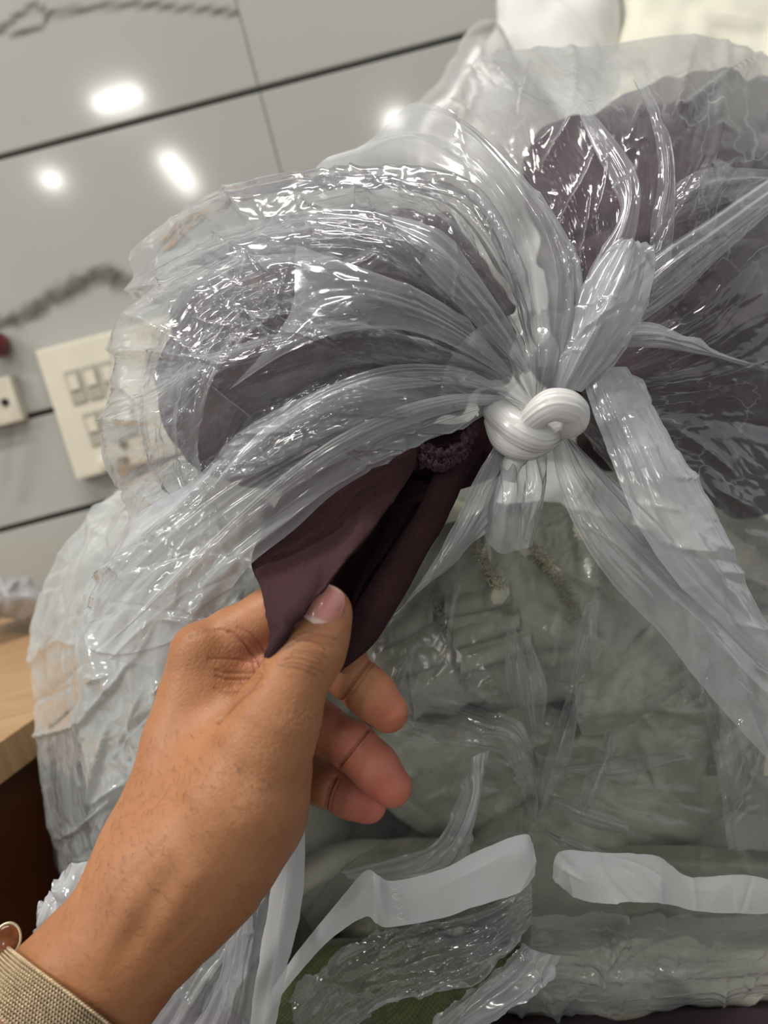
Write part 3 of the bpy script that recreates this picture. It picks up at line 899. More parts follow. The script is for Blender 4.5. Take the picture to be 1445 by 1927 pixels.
# tendons and the hollow between them on the wrist
for (xa, ya, xb, yb, w_, a_) in ((150, 1850, 330, 1560, 26, .0006), (235, 1880, 400, 1590, 24, .0005), (330, 1560, 372, 1330, 22, .0004), (190, 1870, 360, 1580, 22, -.0006), (420, 1560, 480, 1420, 24, -.0004)):
    L2 = (xb - xa) ** 2 + (yb - ya) ** 2
    t_ = np.clip(((HPX - xa) * (xb - xa) + (HPY - ya) * (yb - ya)) / L2, 0, 1)
    dd_ = np.hypot(HPX - xa - t_ * (xb - xa), HPY - ya - t_ * (yb - ya))
    rel += a_ * np.exp(-(dd_ / w_) ** 2) * np.sin(np.pi * t_) * front
for k in (0, 2, 3, 5):       # bunched skin between index knuckle and thumb
    y0 = 1226 + 13 * k
    line([(395 + 4 * k + gw.normal(0, 5), y0 + 14 - 2 * k), (430 + gw.normal(0, 4), y0 + 14), (466, y0 + 18 - 1.5 * k), (500 - 2 * k, y0 + 26 - 5 * k)], 3.2, 0.00035 * gw.uniform(0.4, 1.1), front, 0.22)
line([(430, 1190), (462, 1214), (484, 1240), (496, 1262)], 3.4, 0.0005, front, 0.3)
line([(448, 1180), (480, 1200), (500, 1226)], 2.8, 0.0003, front, 0.2)
line([(355, 1200), (395, 1186), (440, 1192), (470, 1225), (480, 1262)], 3.6, 0.0003, front, 0.3)
line([(412, 1358), (432, 1338), (452, 1317), (474, 1294), (490, 1272)], 4.2, 0.0006, front, 0.5)
# finger joint creases
for pts in ([(640, 1324), (660, 1292), (682, 1262), (698, 1240)], [(638, 1442), (660, 1418), (682, 1390), (694, 1372)], [(612, 1532), (618, 1494), (632, 1462)]):
    line(pts, 2.6, 0.0009, front, 0.22); line([(x + 8, y + 4) for x, y in pts], 2.4, 0.0003, front, 0.12)
HW = HW + HN * rel[:, None]
# skin tone: tan back of the hand, pinker finger pads, browner knuckles
def near(x, y, r, d=None, rd=0.02):
    g_ = np.exp(-(((HPX - x) ** 2 + (HPY - y) ** 2) / r ** 2))
    if d is not None: g_ = g_ * np.exp(-((HD - d) / rd) ** 2)
    return g_
tan = np.array(srgb(177, 124, 87)); pink = np.array(srgb(196, 122, 104)); brown = np.array(srgb(150, 98, 66)); deep = np.array(srgb(164, 110, 72))
def lerp(c, to, w): return c + (to - c) * np.clip(w, 0, 1)[:, None]
tone = np.tile(tan, (len(HW), 1))
onf = np.clip((HPX - 596) / 30, 0, 1) * np.clip((HD - 0.278) / 0.008, 0, 1)
tone = lerp(tone, pink, 0.75 * onf)
for x, y in ((735, 1345), (742, 1482), (695, 1515)): tone = lerp(tone, np.array(srgb(205, 112, 98)), 0.6 * near(x, y, 42))
tone = lerp(tone, brown, 0.55 * near(590, 1226, 48, .253, .008))
tone = lerp(tone, brown, 0.5 * near(365, 1215, 55)); tone = lerp(tone, deep, 0.6 * near(470, 1300, 60))
tone = lerp(tone, pink, 0.5 * near(470, 1230, 50, .285, .012))
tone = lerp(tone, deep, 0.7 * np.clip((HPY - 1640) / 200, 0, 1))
tone = lerp(tone, pink, 0.3 * near(612, 1120, 45))
gx_ = fbm(HPX / 70, HPY / 70, 11, 3); tone = lerp(tone, deep, 0.25 * np.clip(gx_, 0, 1))

tone = lerp(tone, np.array(srgb(92, 52, 34)), 0.75 * dark)
person = empty('person', wpt(-190, 2180, .285), 'bare left hand pinching plum cloth, coming from the lower left', 'person')
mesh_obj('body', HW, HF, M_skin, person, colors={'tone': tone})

# ---- thumbnail
M_nail = plain('fingernail', (214, 158, 142), 0.22, noise=0.05, nscale=300, coat=0.3)
def nail():
    C = cpt(613, 1139, .2505)
    ax_l = cpt(634, 1088, .257) - cpt(604, 1172, .2535); ax_l /= np.linalg.norm(ax_l)
    nrm = np.array([0.26, -0.16, -0.95]); nrm -= ax_l * (nrm @ ax_l); nrm /= np.linalg.norm(nrm)
    ax_w = np.cross(nrm, ax_l)
    if ax_w[0] < 0: ax_w = -ax_w
    Lh, Wh, R = 0.0061, 0.0061, 0.0084
    nu, nv = 30, 30
    U, Vv = np.meshgrid(np.linspace(-1, 1, nu), np.linspace(-1, 1, nv), indexing='ij')
    # square -> rounded nail outline
    U, Vv = U * np.sqrt(1 - 0.34 * Vv ** 2), Vv * np.sqrt(1 - 0.34 * U ** 2)
    l = Lh * U * 1.1
    ang = Vv * Wh * 1.1 / R
    lift = R * (np.cos(ang) - 1) - 0.0016 * np.clip(U, 0, 1) ** 2 - 0.0006 * np.clip(-U, 0, 1) ** 3
    P = C + l[..., None] * ax_l + (R * np.sin(ang))[..., None] * ax_w + lift[..., None] * nrm
    P = P.reshape(-1, 3)
    W = ORG + P[:, :1] * RT - P[:, 1:2] * UP + P[:, 2:] * FW
    nW = nrm[0] * RT - nrm[1] * UP + nrm[2] * FW
    F = grid_faces(nu, nv)
    N = vnormals(W, F)
    if np.sum(N @ nW) < 0: F = F[:, ::-1]
    n = len(W)
    ringi = np.concatenate([np.arange(nv), np.arange(1, nu) * nv + nv - 1, (nu - 1) * nv + np.arange(nv - 2, -1, -1), np.arange(nu - 2, 0, -1) * nv])
    W = np.concatenate([W, W - nW * 0.0011]); nx = np.roll(ringi, -1)
    side = np.stack([ringi, nx, nx + n, ringi + n], 1)
    F = np.concatenate([F, F[:, ::-1] + n, side])
    u = np.concatenate([U.ravel(), U.ravel()])
    pinkc, moon, tipc = np.array(srgb(206, 140, 128)), np.array(srgb(226, 196, 184)), np.array(srgb(222, 190, 172))
    c = np.tile(pinkc, (len(W), 1))
    c = c + (moon - c) * np.clip((-u - 0.66) / 0.10, 0, 1)[:, None]
    c = c + (tipc - c) * np.clip((u - 0.8) / 0.15, 0, 1)[:, None]
    return W, F, c
t = NT('fingernail plate'); a = t.n('Attribute', _attribute_name='tone')
uvx = t.n('TexCoord'); p = t.n('BsdfPrincipled', Roughness=0.24); t.t.links.new(a.outputs['Color'], p.inputs['Base Color'])
p.inputs['Coat Weight'].default_value = 0.2
M_nail = t.surf(p.outputs[0])
W_, F_, c_ = nail()
mesh_obj('thumbnail', W_, F_, M_nail, person, colors={'tone': c_})

# ---- short dark hairs on the back of hand and wrist
M_hair = plain('body hair', (62, 40, 28), 0.5)
g_ = np.random.default_rng(4)
cand = np.where((HPX > 60) & (HPX < 560) & (HPY > 1370) & (HPY < 1900) & (np.sum(HN * (ORG - HW), 1) > 0.25 * np.linalg.norm(HW - ORG, axis=1)))[0]
pickd = g_.choice(cand, 900)
dens = np.clip(0.25 + np.exp(-(((HPX[pickd] - 420) / 90) ** 2 + ((HPY[pickd] - 1440) / 70) ** 2)) + np.exp(-(((HPX[pickd] - 260) / 90) ** 2 + ((HPY[pickd] - 1640) / 120) ** 2)) - 0.9 * np.clip((HPX[pickd] - 470) / 70, 0, 1), 0, 1)
pickd = pickd[g_.random(len(pickd)) < dens]
hp = []
for i in pickd:
    n = HN[i]; L = g_.uniform(0.0022, 0.0062)
    a2 = math.atan2(-0.45, 0.7) + g_.normal(0, 0.5)
    tv = math.cos(a2) * RT + math.sin(a2) * (-UP) * -1
    tv = tv - n * (tv @ n); tv /= np.linalg.norm(tv)
    P = np.array([HW[i] - n * 0.0003, HW[i] + tv * L * 0.5 + n * L * 0.16, HW[i] + tv * L + n * L * 0.12])
    hp.append(tube(P, [0.000034, 0.000030, 0.000010], 3, False))
V, F = join(hp)
tag(mesh_obj('arm_hair', V, F, M_hair, person), kind='stuff')
# ================================================================ PLUM CLOTH PULLED OUT OF THE BAG
M_plum = cloth_mat('plum weave', (94, 58, 63), (54, 31, 35), thread=7000, bump=0.9, weave=0.24, sheen=0.03)
def folds(U, V, n, amp, seed, along=True):
    """soft lengthwise drape folds"""
    x = (U if along else V)
    g_ = np.random.default_rng(seed); h = 0
    for k in range(n):
        f = g_.uniform(2, 9); p = g_.uniform(0, 6.28)
        h = h + np.sin(x * f * 3 + p + 1.5 * (V if along else U) * g_.uniform(-1, 1)) / f
    return amp * h
cl = empty('plum_cloth', wpt(520, 1245, .266), 'loose plum woven cloth pulled from the bag and pinched by the hand', 'cloth')
def cdisp(amp, cr, seed):
    def f(U, V, PX, PY):
        e = np.clip((1 - V) / 0.45, 0.25, 1)
        h = folds(U, V, 4, amp, seed) * e
        h = h + creases(PX, PY, 26, (PX.min(), PX.max(), PY.min(), PY.max()), 2.15, 0.25, 90, 9, cr, seed, sharp=False)
        h = h + creases(PX, PY, 40, (PX.min(), PX.max(), PY.min(), PY.max()), 2.4, 0.6, 35, 5, cr * 0.45, seed + 1, sharp=False)
        return h
    return f
patch('front_fold', [
    [(610, 790, .345), (530, 930, .322), (474, 1046, .302), (490, 1105, .282), (502, 1165, .266), (507, 1215, .2600), (509, 1252, .2590)],
    [(680, 790, .328), (610, 940, .309), (560, 1040, .293), (545, 1110, .2650), (526, 1172, .2540), (514, 1220, .2550), (509, 1250, .2580)],
    [(750, 800, .318), (690, 920, .300), (630, 1030, .283), (578, 1110, .2510), (540, 1172, .2465), (518, 1220, .2515), (510, 1247, .2575)],
    [(790, 830, .312), (768, 890, .298), (706, 980, .279), (640, 1062, .2570), (584, 1140, .2455), (556, 1186, .2465), (530, 1222, .2525), (512, 1252, .2580)],
    [(793, 838, .316), (773, 895, .302), (711, 985, .283), (643, 1066, .2605), (586, 1143, .2490), (550, 1189, .2535), (526, 1224, .2590), (514, 1248, .2620)],
    [(780, 850, .322), (755, 915, .309), (695, 1000, .291), (635, 1075, .265), (580, 1150, .2525), (546, 1192, .2565), (524, 1224, .261), (513, 1247, .263)]],
    M_plum, cl, 90, 110, cdisp(0.0011, 0.0021, 21), thick=0.0006)
patch('back_fold', [
    [(850, 840, .333), (800, 960, .320), (757, 1035, .309), (715, 1095, .298), (678, 1155, .288), (655, 1215, .281), (636, 1256, .275)],
    [(838, 845, .322), (786, 956, .310), (745, 1020, .300), (703, 1085, .289), (665, 1150, .280), (648, 1215, .2745), (632, 1258, .271)],
    [(860, 840, .317), (815, 945, .305), (775, 1015, .296), (735, 1085, .286), (692, 1160, .278), (660, 1225, .2735), (634, 1262, .271)],
    [(890, 842, .318), (848, 935, .308), (808, 1015, .300), (768, 1090, .291), (722, 1168, .282), (678, 1230, .276), (637, 1266, .272)],
    [(912, 845, .324), (872, 903, .318), (840, 974, .309), (800, 1046, .301), (757, 1127, .292), (700, 1213, .283), (640, 1266, .2745)],
    [(905, 850, .334), (868, 915, .328), (835, 985, .319), (795, 1055, .310), (752, 1133, .300), (696, 1215, .290), (638, 1266, .278)]],
    M_plum, cl, 80, 110, cdisp(0.0008, 0.0009, 33), thick=0.0006)
# shadowed inner layers between the two folds
patch('inner_fold', [
    [(700, 850, .352), (655, 960, .338), (620, 1080, .318), (600, 1180, .296), (600, 1240, .280)],
    [(760, 850, .345), (705, 980, .330), (655, 1090, .310), (628, 1180, .292), (615, 1245, .279)],
    [(820, 850, .352), (760, 980, .338), (700, 1085, .316), (660, 1170, .297), (630, 1250, .280)],
    [(880, 850, .345), (830, 970, .335), (760, 1070, .318), (695, 1160, .300), (640, 1252, .281)]],
    M_plum, cl, 70, 90, cdisp(0.003, 0.0016, 47), thick=0.0006)
patch('inner_fold', [
    [(770, 900, .332), (738, 965, .322), (700, 1040, .308), (668, 1105, .293), (650, 1175, .281)],
    [(790, 905, .322), (762, 965, .313), (716, 1045, .300), (676, 1110, .287), (655, 1180, .278)],
    [(815, 905, .330), (785, 975, .320), (735, 1050, .306), (690, 1112, .292), (660, 1185, .280)]],
    M_plum, cl, 50, 80, cdisp(0.0006, 0.001, 52), thick=0.0006)
patch('inner_fold', [
    [(745, 930, .330), (790, 915, .322), (830, 905, .320), (860, 880, .322)],
    [(735, 955, .326), (785, 940, .315), (825, 925, .314), (862, 890, .318)],
    [(732, 985, .334), (780, 960, .325), (822, 945, .322), (865, 905, .324)]],
    M_plum, cl, 30, 60, cdisp(0.0008, 0.0006, 53), thick=0.0006)
patch('inner_fold', [
    [(770, 800, .345), (840, 800, .342), (900, 790, .338), (960, 770, .335)],
    [(765, 850, .341), (840, 855, .336), (905, 845, .332), (965, 830, .330)],
    [(760, 920, .348), (840, 925, .342), (900, 910, .338), (950, 890, .336)]],
    M_plum, cl, 40, 60, cdisp(0.001, 0.001, 57), thick=0.0006)
# gathered seam with a frayed selvedge, just below the knot
def ruffle(line, w, seed):
    P = resample(np.array(line, float), 90)
    d = np.gradient(P, axis=0)[:, :2]; d /= np.linalg.norm(d, axis=1, keepdims=True)
    n = np.stack([-d[:, 1], d[:, 0]], 1)
    rows = []
    q = np.linspace(0, 30, 90)
    for k, s in enumerate((-1, -.4, 0, .5, 1.0)):
        r = P.copy()
        wob = fbm(q + k * 0.3, q * 0 + k, seed, 3)
        r[:, :2] += n * (w * s + (2.5 * wob * (0.3 + abs(s)))[:, None])
        r[:, 2] += 0.004 * abs(s) - 0.0035 + 0.0014 * wob * abs(s) + 0.0010 * np.sin(q * 2.3 + seed)
        rows.append(r)
    return rows
M_fray = cloth_mat('plum frayed selvedge', (112, 74, 82), (66, 40, 46), thread=1800, bump=1.0)
def rough_edge(U, V, PX, PY): return 0.0007 * fbm(PX / 5, PY / 5, 9, 3)
sel = patch('selvedge', ruffle([(776, 872, .315), (800, 866, .309), (828, 876, .307), (852, 866, .308), (880, 842, .310)], 11, 3), M_fray, cl, 30, 120, rough_edge, thick=0.0008, even=False)
sel2 = patch('selvedge', ruffle([(780, 838, .316), (810, 850, .310), (840, 856, .308), (868, 840, .309), (893, 806, .312), (915, 772, .318)], 12, 5), M_fray, cl, 30, 120, rough_edge, thick=0.0008, even=False)
thr = []; g_ = np.random.default_rng(5)
for line in ([(776, 880, .313), (800, 874, .306), (828, 884, .304), (852, 874, .305), (880, 848, .307)], [(785, 846, .313), (812, 858, .307), (842, 864, .305), (870, 848, .306), (896, 812, .309)]):
    P = resample(np.array(line, float), 200)
    for i in g_.integers(0, 200, 60):
        p = P[i] + np.array([g_.normal(0, 3), g_.normal(0, 4), 0])
        a2 = g_.uniform(0, 6.28); L = g_.uniform(3, 9)
        W = wpt(*np.array([[p[0], p[1], p[2]], [p[0] + L * .5 * math.cos(a2), p[1] + L * .5 * math.sin(a2), p[2] - 0.0012], [p[0] + L * math.cos(a2 + .5), p[1] + L * math.sin(a2 + .5), p[2] - 0.0006]]).T)
        thr.append(tube(W, [0.00012, 0.00011, 0.00006], 3, False))
V, F = join(thr)
tag(mesh_obj('loose_threads', V, F, M_fray, cl), kind='stuff')
# ================================================================ BAGS
def pleats(U, V, n, amp, seed, v0=0.0, sharp=0.6):
    """pleats that run along v and merge as they leave the knot"""
    g_ = np.random.default_rng(seed); h = np.zeros_like(U)
    for k in range(n):
        f = g_.uniform(1.5, 7.0) * (1.0 if k % 3 else 2.2)
        ph = g_.uniform(0, 6.28); tw = g_.normal(0, 0.8)
        x = U * f * 2 * np.pi + ph + tw * V
        tri = np.arcsin(np.sin(x) * 0.985) * 2 / np.pi
        fade = np.clip(1.25 - V * (0.45 + 0.10 * f), 0.08, 1)
        h += (sharp * tri + (1 - sharp) * np.sin(x)) * fade / (0.6 + 0.35 * f)
    env = np.clip(V / 0.22, 0, 1)
    return amp * h * env

def film_disp(np_, amp, ncr, crh, seed, ang_fn, L=90, w=6, fine=0, fineh=0.0):
    def f(U, V, PX, PY):
        h = pleats(U, V, np_, amp, seed) if np_ else np.zeros_like(U)
        box = (PX.min(), PX.max(), PY.min(), PY.max())
        if ncr: h = h + creases(PX, PY, ncr, box, 0, 0.35, L, w, crh, seed + 1, angle_fn=ang_fn)
        if fine: h = h + creases(PX, PY, fine, box, 0, 1.2, 22, 3.2, fineh, seed + 2, angle_fn=ang_fn)
        return h
    return f
KX, KY = 1010, 775
radial = lambda u, v: math.atan2(v - KY, u - KX)
F_clear = film_mat('clear polythene', 0.13, 0.42, rough=0.12, bump=0.38, bscale=60, stretch=(1.6, 0.5))
F_tight = film_mat('clear crinkled polythene', 0.15, 0.42, rough=0.12, bump=0.50, bscale=60, stretch=(1.8, 0.45), stress=0.20)
F_crink = film_mat('crinkled polythene', 0.09, 0.42, rough=0.13, bump=0.36, bscale=45, stretch=(1.8, 0.45), stress=0.36, sscale=0.9)
F_leaf = film_mat('thin folded polythene', 0.24, 0.55, rough=0.12, bump=0.30, bscale=45, stretch=(1.6, 0.4))
F_soft = film_mat('soft clear polythene', 0.05, 0.28, rough=0.20, bump=0.25, bscale=40, stretch=(1.0, 0.8), spec=0.8)
F_haze = film_mat('hazy polythene', 0.46, 0.45, rough=0.15, bump=0.20, bscale=45, stretch=(1.3, 0.5), tint=(0.90, 0.92, 0.95))
F_milk = film_mat('milky folded polythene', 0.40, 0.50, rough=0.13, bump=0.28, bscale=45, stretch=(2.0, 0.35), tint=(0.90, 0.92, 0.95), spec=1.3)
F_band = film_mat('doubled polythene band', 0.60, 0.45, rough=0.15, bump=0.30, bscale=50, stretch=(1.4, 0.5), tint=(0.92, 0.94, 0.97), spec=1.3, stress=0.15)
F_white = film_mat('white hem polythene', 0.74, 0.2, rough=0.30, bump=0.10, bscale=30, cloud=0.35, tint=(0.95, 0.96, 0.97), spec=0.6, back=0.2)
F_web = film_mat('gathered thin polythene', 0.12, 0.55, rough=0.15, bump=0.25, bscale=45, stretch=(1.6, 0.4), stress=0.25)
F_knot = film_mat('tightly twisted polythene', 0.93, 0.2, rough=0.25, bump=0.2, bscale=90, cloud=0.05, tint=(0.96, 0.945, 0.91), spec=0.9, back=0.2)

# ---------------- plum garments in the upper bag
M_plumg = cloth_mat('plum garment', (96, 72, 82), (58, 42, 50), thread=5000, bump=0.4, weave=0.05, sheen=0.05)
def gdisp(amp, n, cr, seed, L=120, w=16, ang=0.6):
    def f(TH, R, PX, PY, cz):
        h = amp * fbm(PX / 130, PY / 130, seed, 3)
        h = h + creases(PX, PY, n, (PX.min(), PX.max(), PY.min(), PY.max()), ang, 0.7, L, w, cr, seed + 3, sharp=False)
        return h
    return f
blob('plum_garment', (640, 650), [(300, 700), (310, 600), (400, 490), (520, 425), (700, 395), (850, 420), (940, 520), (975, 620), (950, 730), (800, 775), (640, 840), (480, 915), (370, 900), (315, 800)],
     .405, .095, .10, M_plumg, None, 260, 140, 0.5, gdisp(0.006, 60, 0.008, 61),
     label='bundle of plum garments in the left lobe of the knotted bag', cat='garment', group='plum garments in the knotted bag')
blob('plum_garment', (1360, 540), [(1000, 420), (1010, 290), (1120, 200), (1250, 140), (1400, 140), (1600, 200), (1800, 420), (1760, 800), (1560, 960), (1350, 960), (1200, 920), (1110, 870), (1070, 780), (1050, 600)],
     .485, .115, .12, M_plumg, None, 300, 150, 0.5, gdisp(0.007, 90, 0.009, 71),
     label='bundle of plum garments in the right half of the knotted bag', cat='garment', group='plum garments in the knotted bag')

# ---------------- upper bag
pb = empty('plastic_bag', wpt(1010, 900, .45), 'clear plastic bag of plum garments, tied in a white knot', 'bag')
L_spokes = [
    [(940, 768, .304), (860, 806, .303), (780, 846, .300), (640, 925, .294), (555, 996, .292), (473, 1060, .293), (420, 1130, .300), (330, 1255, .314)],
    [(946, 757, .302), (850, 778, .298), (720, 822, .293), (560, 912, .289), (400, 1030, .295), (290, 1130, .304), (225, 1244, .318)],
    [(953, 747, .302), (840, 752, .295), (680, 792, .287), (500, 880, .287), (350, 985, .295), (235, 1090, .306), (160, 1195, .320)],
    [(960, 735, .303), (840, 715, .291), (660, 715, .281), (470, 800, .284), (360, 905, .294), (262, 960, .312), (225, 1000, .335)],
    [(965, 725, .304), (850, 680, .289), (660, 640, .277), (430, 700, .281), (290, 790, .298), (215, 820, .328), (203, 850, .37)],
    [(970, 715, .305), (860, 640, .291), (680, 560, .280), (450, 590, .285), (290, 650, .305), (212, 670, .338), (198, 700, .39)],
    [(975, 708, .306), (880, 600, .295), (720, 490, .288), (520, 470, .295), (370, 500, .312), (268, 555, .345), (248, 590, .41)],
    [(985, 700, .308), (900, 560, .299), (780, 430, .298), (640, 395, .306), (500, 415, .325), (395, 455, .36), (370, 520, .43)],
    [(1000, 695, .310), (950, 560, .304), (880, 430, .311), (800, 370, .325), (700, 345, .345), (600, 365, .39), (570, 450, .45)]]
patch('bag_film', L_spokes[:4], F_haze, pb, 120, 300, film_disp(6, 0.0026, 70, 0.0035, 80, radial, 130, 5.0, 60, 0.0010))
patch('bag_film', L_spokes[2:], F_tight, pb, 220, 300, film_disp(14, 0.0035, 170, 0.0045, 81, radial, 110, 5.5, 420, 0.0016))
patch('bag_film', [
    [(990, 700, .302), (900, 590, .288), (780, 520, .279), (600, 500, .287), (420, 520, .308), (300, 570, .345), (258, 570, .39)],
    [(1000, 690, .302), (920, 530, .288), (800, 420, .284), (620, 375, .296), (430, 405, .322), (300, 465, .355), (243, 505, .40)],
    [(1010, 690, .303), (950, 500, .290), (860, 365, .291), (700, 335, .309), (520, 345, .332), (380, 380, .365), (285, 445, .41)],
    [(1014, 690, .306), (965, 500, .298), (880, 370, .305), (720, 345, .325), (540, 350, .35), (400, 400, .39), (320, 470, .43)]],
    F_clear, pb, 130, 200, film_disp(8, 0.003, 50, 0.003, 91, radial, 120, 6, 60, 0.001))
patch('bag_film', [
    [(1000, 690, .304), (940, 500, .300), (850, 385, .305), (700, 350, .33), (560, 337, .36)],
    [(1015, 690, .302), (980, 480, .296), (905, 335, .302), (785, 255, .325), (655, 285, .36)],
    [(1035, 690, .301), (1040, 500, .294), (965, 345, .298), (865, 235, .318), (775, 198, .345)],
    [(1060, 690, .302), (1093, 580, .297), (1077, 470, .297), (985, 335, .303), (855, 210, .325)],
    [(1050, 695, .310), (1080, 590, .309), (1062, 480, .312), (970, 345, .32), (840, 220, .345)]],
    F_milk, pb, 120, 150, film_disp(7, 0.003, 24, 0.0022, 95, radial, 120, 7, 20, 0.0006))
patch('bag_film', [
    [(1050, 685, .328), (1060, 520, .338), (1000, 350, .352), (890, 215, .39), (850, 190, .45)],
    [(1070, 690, .325), (1120, 520, .33), (1090, 350, .34), (1000, 185, .37), (900, 105, .46)],
    [(1080, 700, .325), (1170, 540, .325), (1190, 370, .333), (1170, 200, .358), (1130, 88, .46)],
    [(1085, 710, .325), (1230, 570, .325), (1310, 400, .33), (1350, 220, .36), (1370, 78, .46)],
    [(1090, 720, .325), (1280, 620, .33), (1420, 500, .338), (1560, 380, .375), (1660, 250, .48)],
    [(1095, 735, .326), (1290, 690, .334), (1450, 650, .348), (1600, 620, .385), (1740, 600, .48)],
    [(1095, 750, .328), (1280, 770, .339), (1430, 800, .358), (1580, 830, .40), (1700, 850, .48)],
    [(1090, 770, .33), (1240, 860, .344), (1380, 960, .366), (1500, 1060, .41), (1570, 1150, .48)],
    [(1080, 790, .336), (1180, 930, .36), (1290, 1070, .385), (1390, 1190, .42), (1440, 1270, .48)]],
    F_crink, pb, 260, 260, film_disp(8, 0.003, 200, 0.0040, 99, radial, 90, 5.0, 380, 0.0014))
# thin leaves of film folded over one another, fanning out of the knot to the left
def leaf(rows, seed, mat=None, amp=0.0008, ncr=16, crh=0.0016):
    return patch('film_fold', rows, mat or F_leaf, pb, 60, 150, film_disp(3, amp, ncr, crh, seed, radial, 90, 4.5, 10, 0.0006))
leaf([[(965, 700, .300), (880, 605, .283), (800, 552, .272), (720, 518, .268), (640, 490, .270), (558, 460, .276)],
      [(962, 706, .298), (865, 625, .279), (775, 580, .268), (690, 560, .264), (610, 570, .267), (540, 600, .274)],
      [(958, 714, .300), (850, 650, .281), (750, 620, .270), (650, 625, .267), (540, 665, .270), (430, 735, .279)]], 301)
leaf([[(1000, 696, .300), (955, 600, .290), (890, 500, .283), (830, 430, .281), (735, 404, .286)],
      [(995, 700, .297), (940, 620, .285), (880, 545, .276), (820, 480, .273), (745, 430, .280)],
      [(988, 704, .300), (920, 640, .288), (860, 575, .279), (800, 510, .277), (750, 450, .283)]], 303)
leaf([[(955, 730, .300), (850, 690, .284), (720, 690, .272), (590, 740, .270), (470, 830, .275), (390, 930, .284)],
      [(953, 735, .298), (845, 705, .281), (710, 715, .269), (575, 770, .267), (450, 865, .273), (360, 965, .283)],
      [(951, 741, .300), (840, 722, .284), (700, 742, .272), (560, 800, .271), (430, 895, .277), (330, 1000, .288)]], 305)
leaf([[(950, 744, .299), (850, 742, .287), (740, 770, .278), (620, 830, .276), (500, 920, .278), (380, 1030, .286), (260, 1150, .300)],
      [(948, 750, .297), (845, 760, .285), (725, 795, .277), (600, 860, .276), (480, 955, .279), (360, 1065, .288), (230, 1190, .303)],
      [(946, 757, .299), (840, 778, .290), (710, 822, .284), (580, 895, .283), (455, 990, .287), (330, 1100, .296), (200, 1215, .310)]], 307, F_milk)
leaf([[(985, 696, .302), (900, 560, .288), (800, 450, .284), (690, 400, .290), (560, 400, .305), (440, 450, .325), (330, 520, .345)],
      [(980, 700, .300), (890, 580, .285), (785, 480, .279), (670, 440, .284), (545, 445, .299), (430, 490, .320), (320, 560, .342)],
      [(974, 704, .302), (880, 600, .288), (770, 512, .281), (650, 480, .286), (530, 490, .301), (415, 535, .322), (300, 600, .345)]], 309, F_clear, ncr=40, crh=0.0025)
patch('film_fold', [
    [(520, 436, .312), (380, 498, .314), (300, 600, .318), (258, 720, .324), (262, 850, .328), (330, 960, .312)],
    [(560, 500, .296), (430, 560, .296), (350, 650, .298), (315, 750, .302), (320, 860, .306), (370, 960, .300)],
    [(600, 560, .284), (480, 620, .283), (410, 700, .285), (375, 790, .289), (375, 880, .293), (410, 960, .291)]],
    F_tight, pb, 110, 180, film_disp(4, 0.0015, 60, 0.003, 313, lambda u, v: 1.9, 45, 4, 200, 0.0018))
# stem and flaps of loose film over the right half
patch('film_fold', [
    [(1085, 600, .316), (1108, 505, .318), (1150, 440, .320), (1166, 385, .322), (1122, 290, .332), (1085, 205, .346)],
    [(1110, 580, .312), (1150, 480, .310), (1180, 400, .312), (1182, 340, .319), (1145, 270, .331), (1095, 200, .346)],
    [(1130, 560, .316), (1188, 470, .315), (1206, 375, .318), (1198, 325, .324), (1175, 285, .334), (1105, 200, .348)]],
    F_leaf, pb, 50, 110, film_disp(3, 0.0012, 14, 0.0016, 103, radial, 60, 5))
patch('film_fold', [
    [(1225, 500, .318), (1225, 420, .318), (1240, 330, .322), (1225, 230, .332), (1190, 150, .35)],
    [(1245, 505, .314), (1250, 420, .314), (1262, 330, .318), (1246, 235, .330), (1205, 150, .35)],
    [(1262, 505, .318), (1268, 420, .318), (1270, 340, .322), (1256, 245, .332), (1215, 155, .35)]],
    F_clear, pb, 40, 90, film_disp(2, 0.0012, 14, 0.002, 104, radial, 60, 5))
patch('film_fold', [
    [(1175, 618, .318), (1232, 610, .319), (1300, 638, .326), (1400, 676, .340), (1480, 700, .36)],
    [(1172, 635, .315), (1240, 632, .315), (1308, 652, .322), (1402, 682, .338), (1480, 704, .36)],
    [(1168, 652, .318), (1243, 656, .318), (1312, 666, .325), (1402, 690, .340), (1480, 712, .36)]],
    F_milk, pb, 40, 90, film_disp(2, 0.001, 20, 0.002, 105, radial, 50, 5))
patch('film_fold', [
    [(1270, 345, .323), (1340, 318, .326), (1445, 322, .334), (1540, 330, .35)],
    [(1250, 400, .318), (1340, 352, .320), (1445, 340, .328), (1540, 345, .35)],
    [(1240, 440, .322), (1345, 390, .324), (1445, 370, .332), (1540, 365, .35)]],
    F_clear, pb, 50, 90, film_disp(2, 0.0012, 20, 0.002, 106, radial, 60, 5))
# tie loop and bands that leave the knot
def loop_rows(dd):
    return [[(1040, 735, .303 + dd), (1068, 632, .300 + dd), (1110, 530, .296 + dd), (1152, 470, .296), (1172, 456, .294)],
            [(1052, 732, .297 + dd), (1095, 632, .288 + dd), (1140, 530, .285 + dd), (1172, 462, .289), (1184, 453, .292)],
            [(1070, 732, .295 + dd), (1128, 637, .285 + dd), (1178, 545, .283 + dd), (1200, 470, .289), (1196, 453, .292)],
            [(1094, 738, .302 + dd), (1160, 652, .298 + dd), (1209, 568, .294 + dd), (1226, 495, .295), (1212, 460, .294)]]
tl_ = patch('tie_loop', loop_rows(0.0), F_milk, pb, 70, 120, film_disp(9, 0.0018, 26, 0.0018, 111, radial, 70, 4, 10, 0.0008))
patch('inner_layer', loop_rows(0.008), F_milk, tl_, 50, 90, film_disp(8, 0.0020, 18, 0.002, 113, radial, 60, 4))
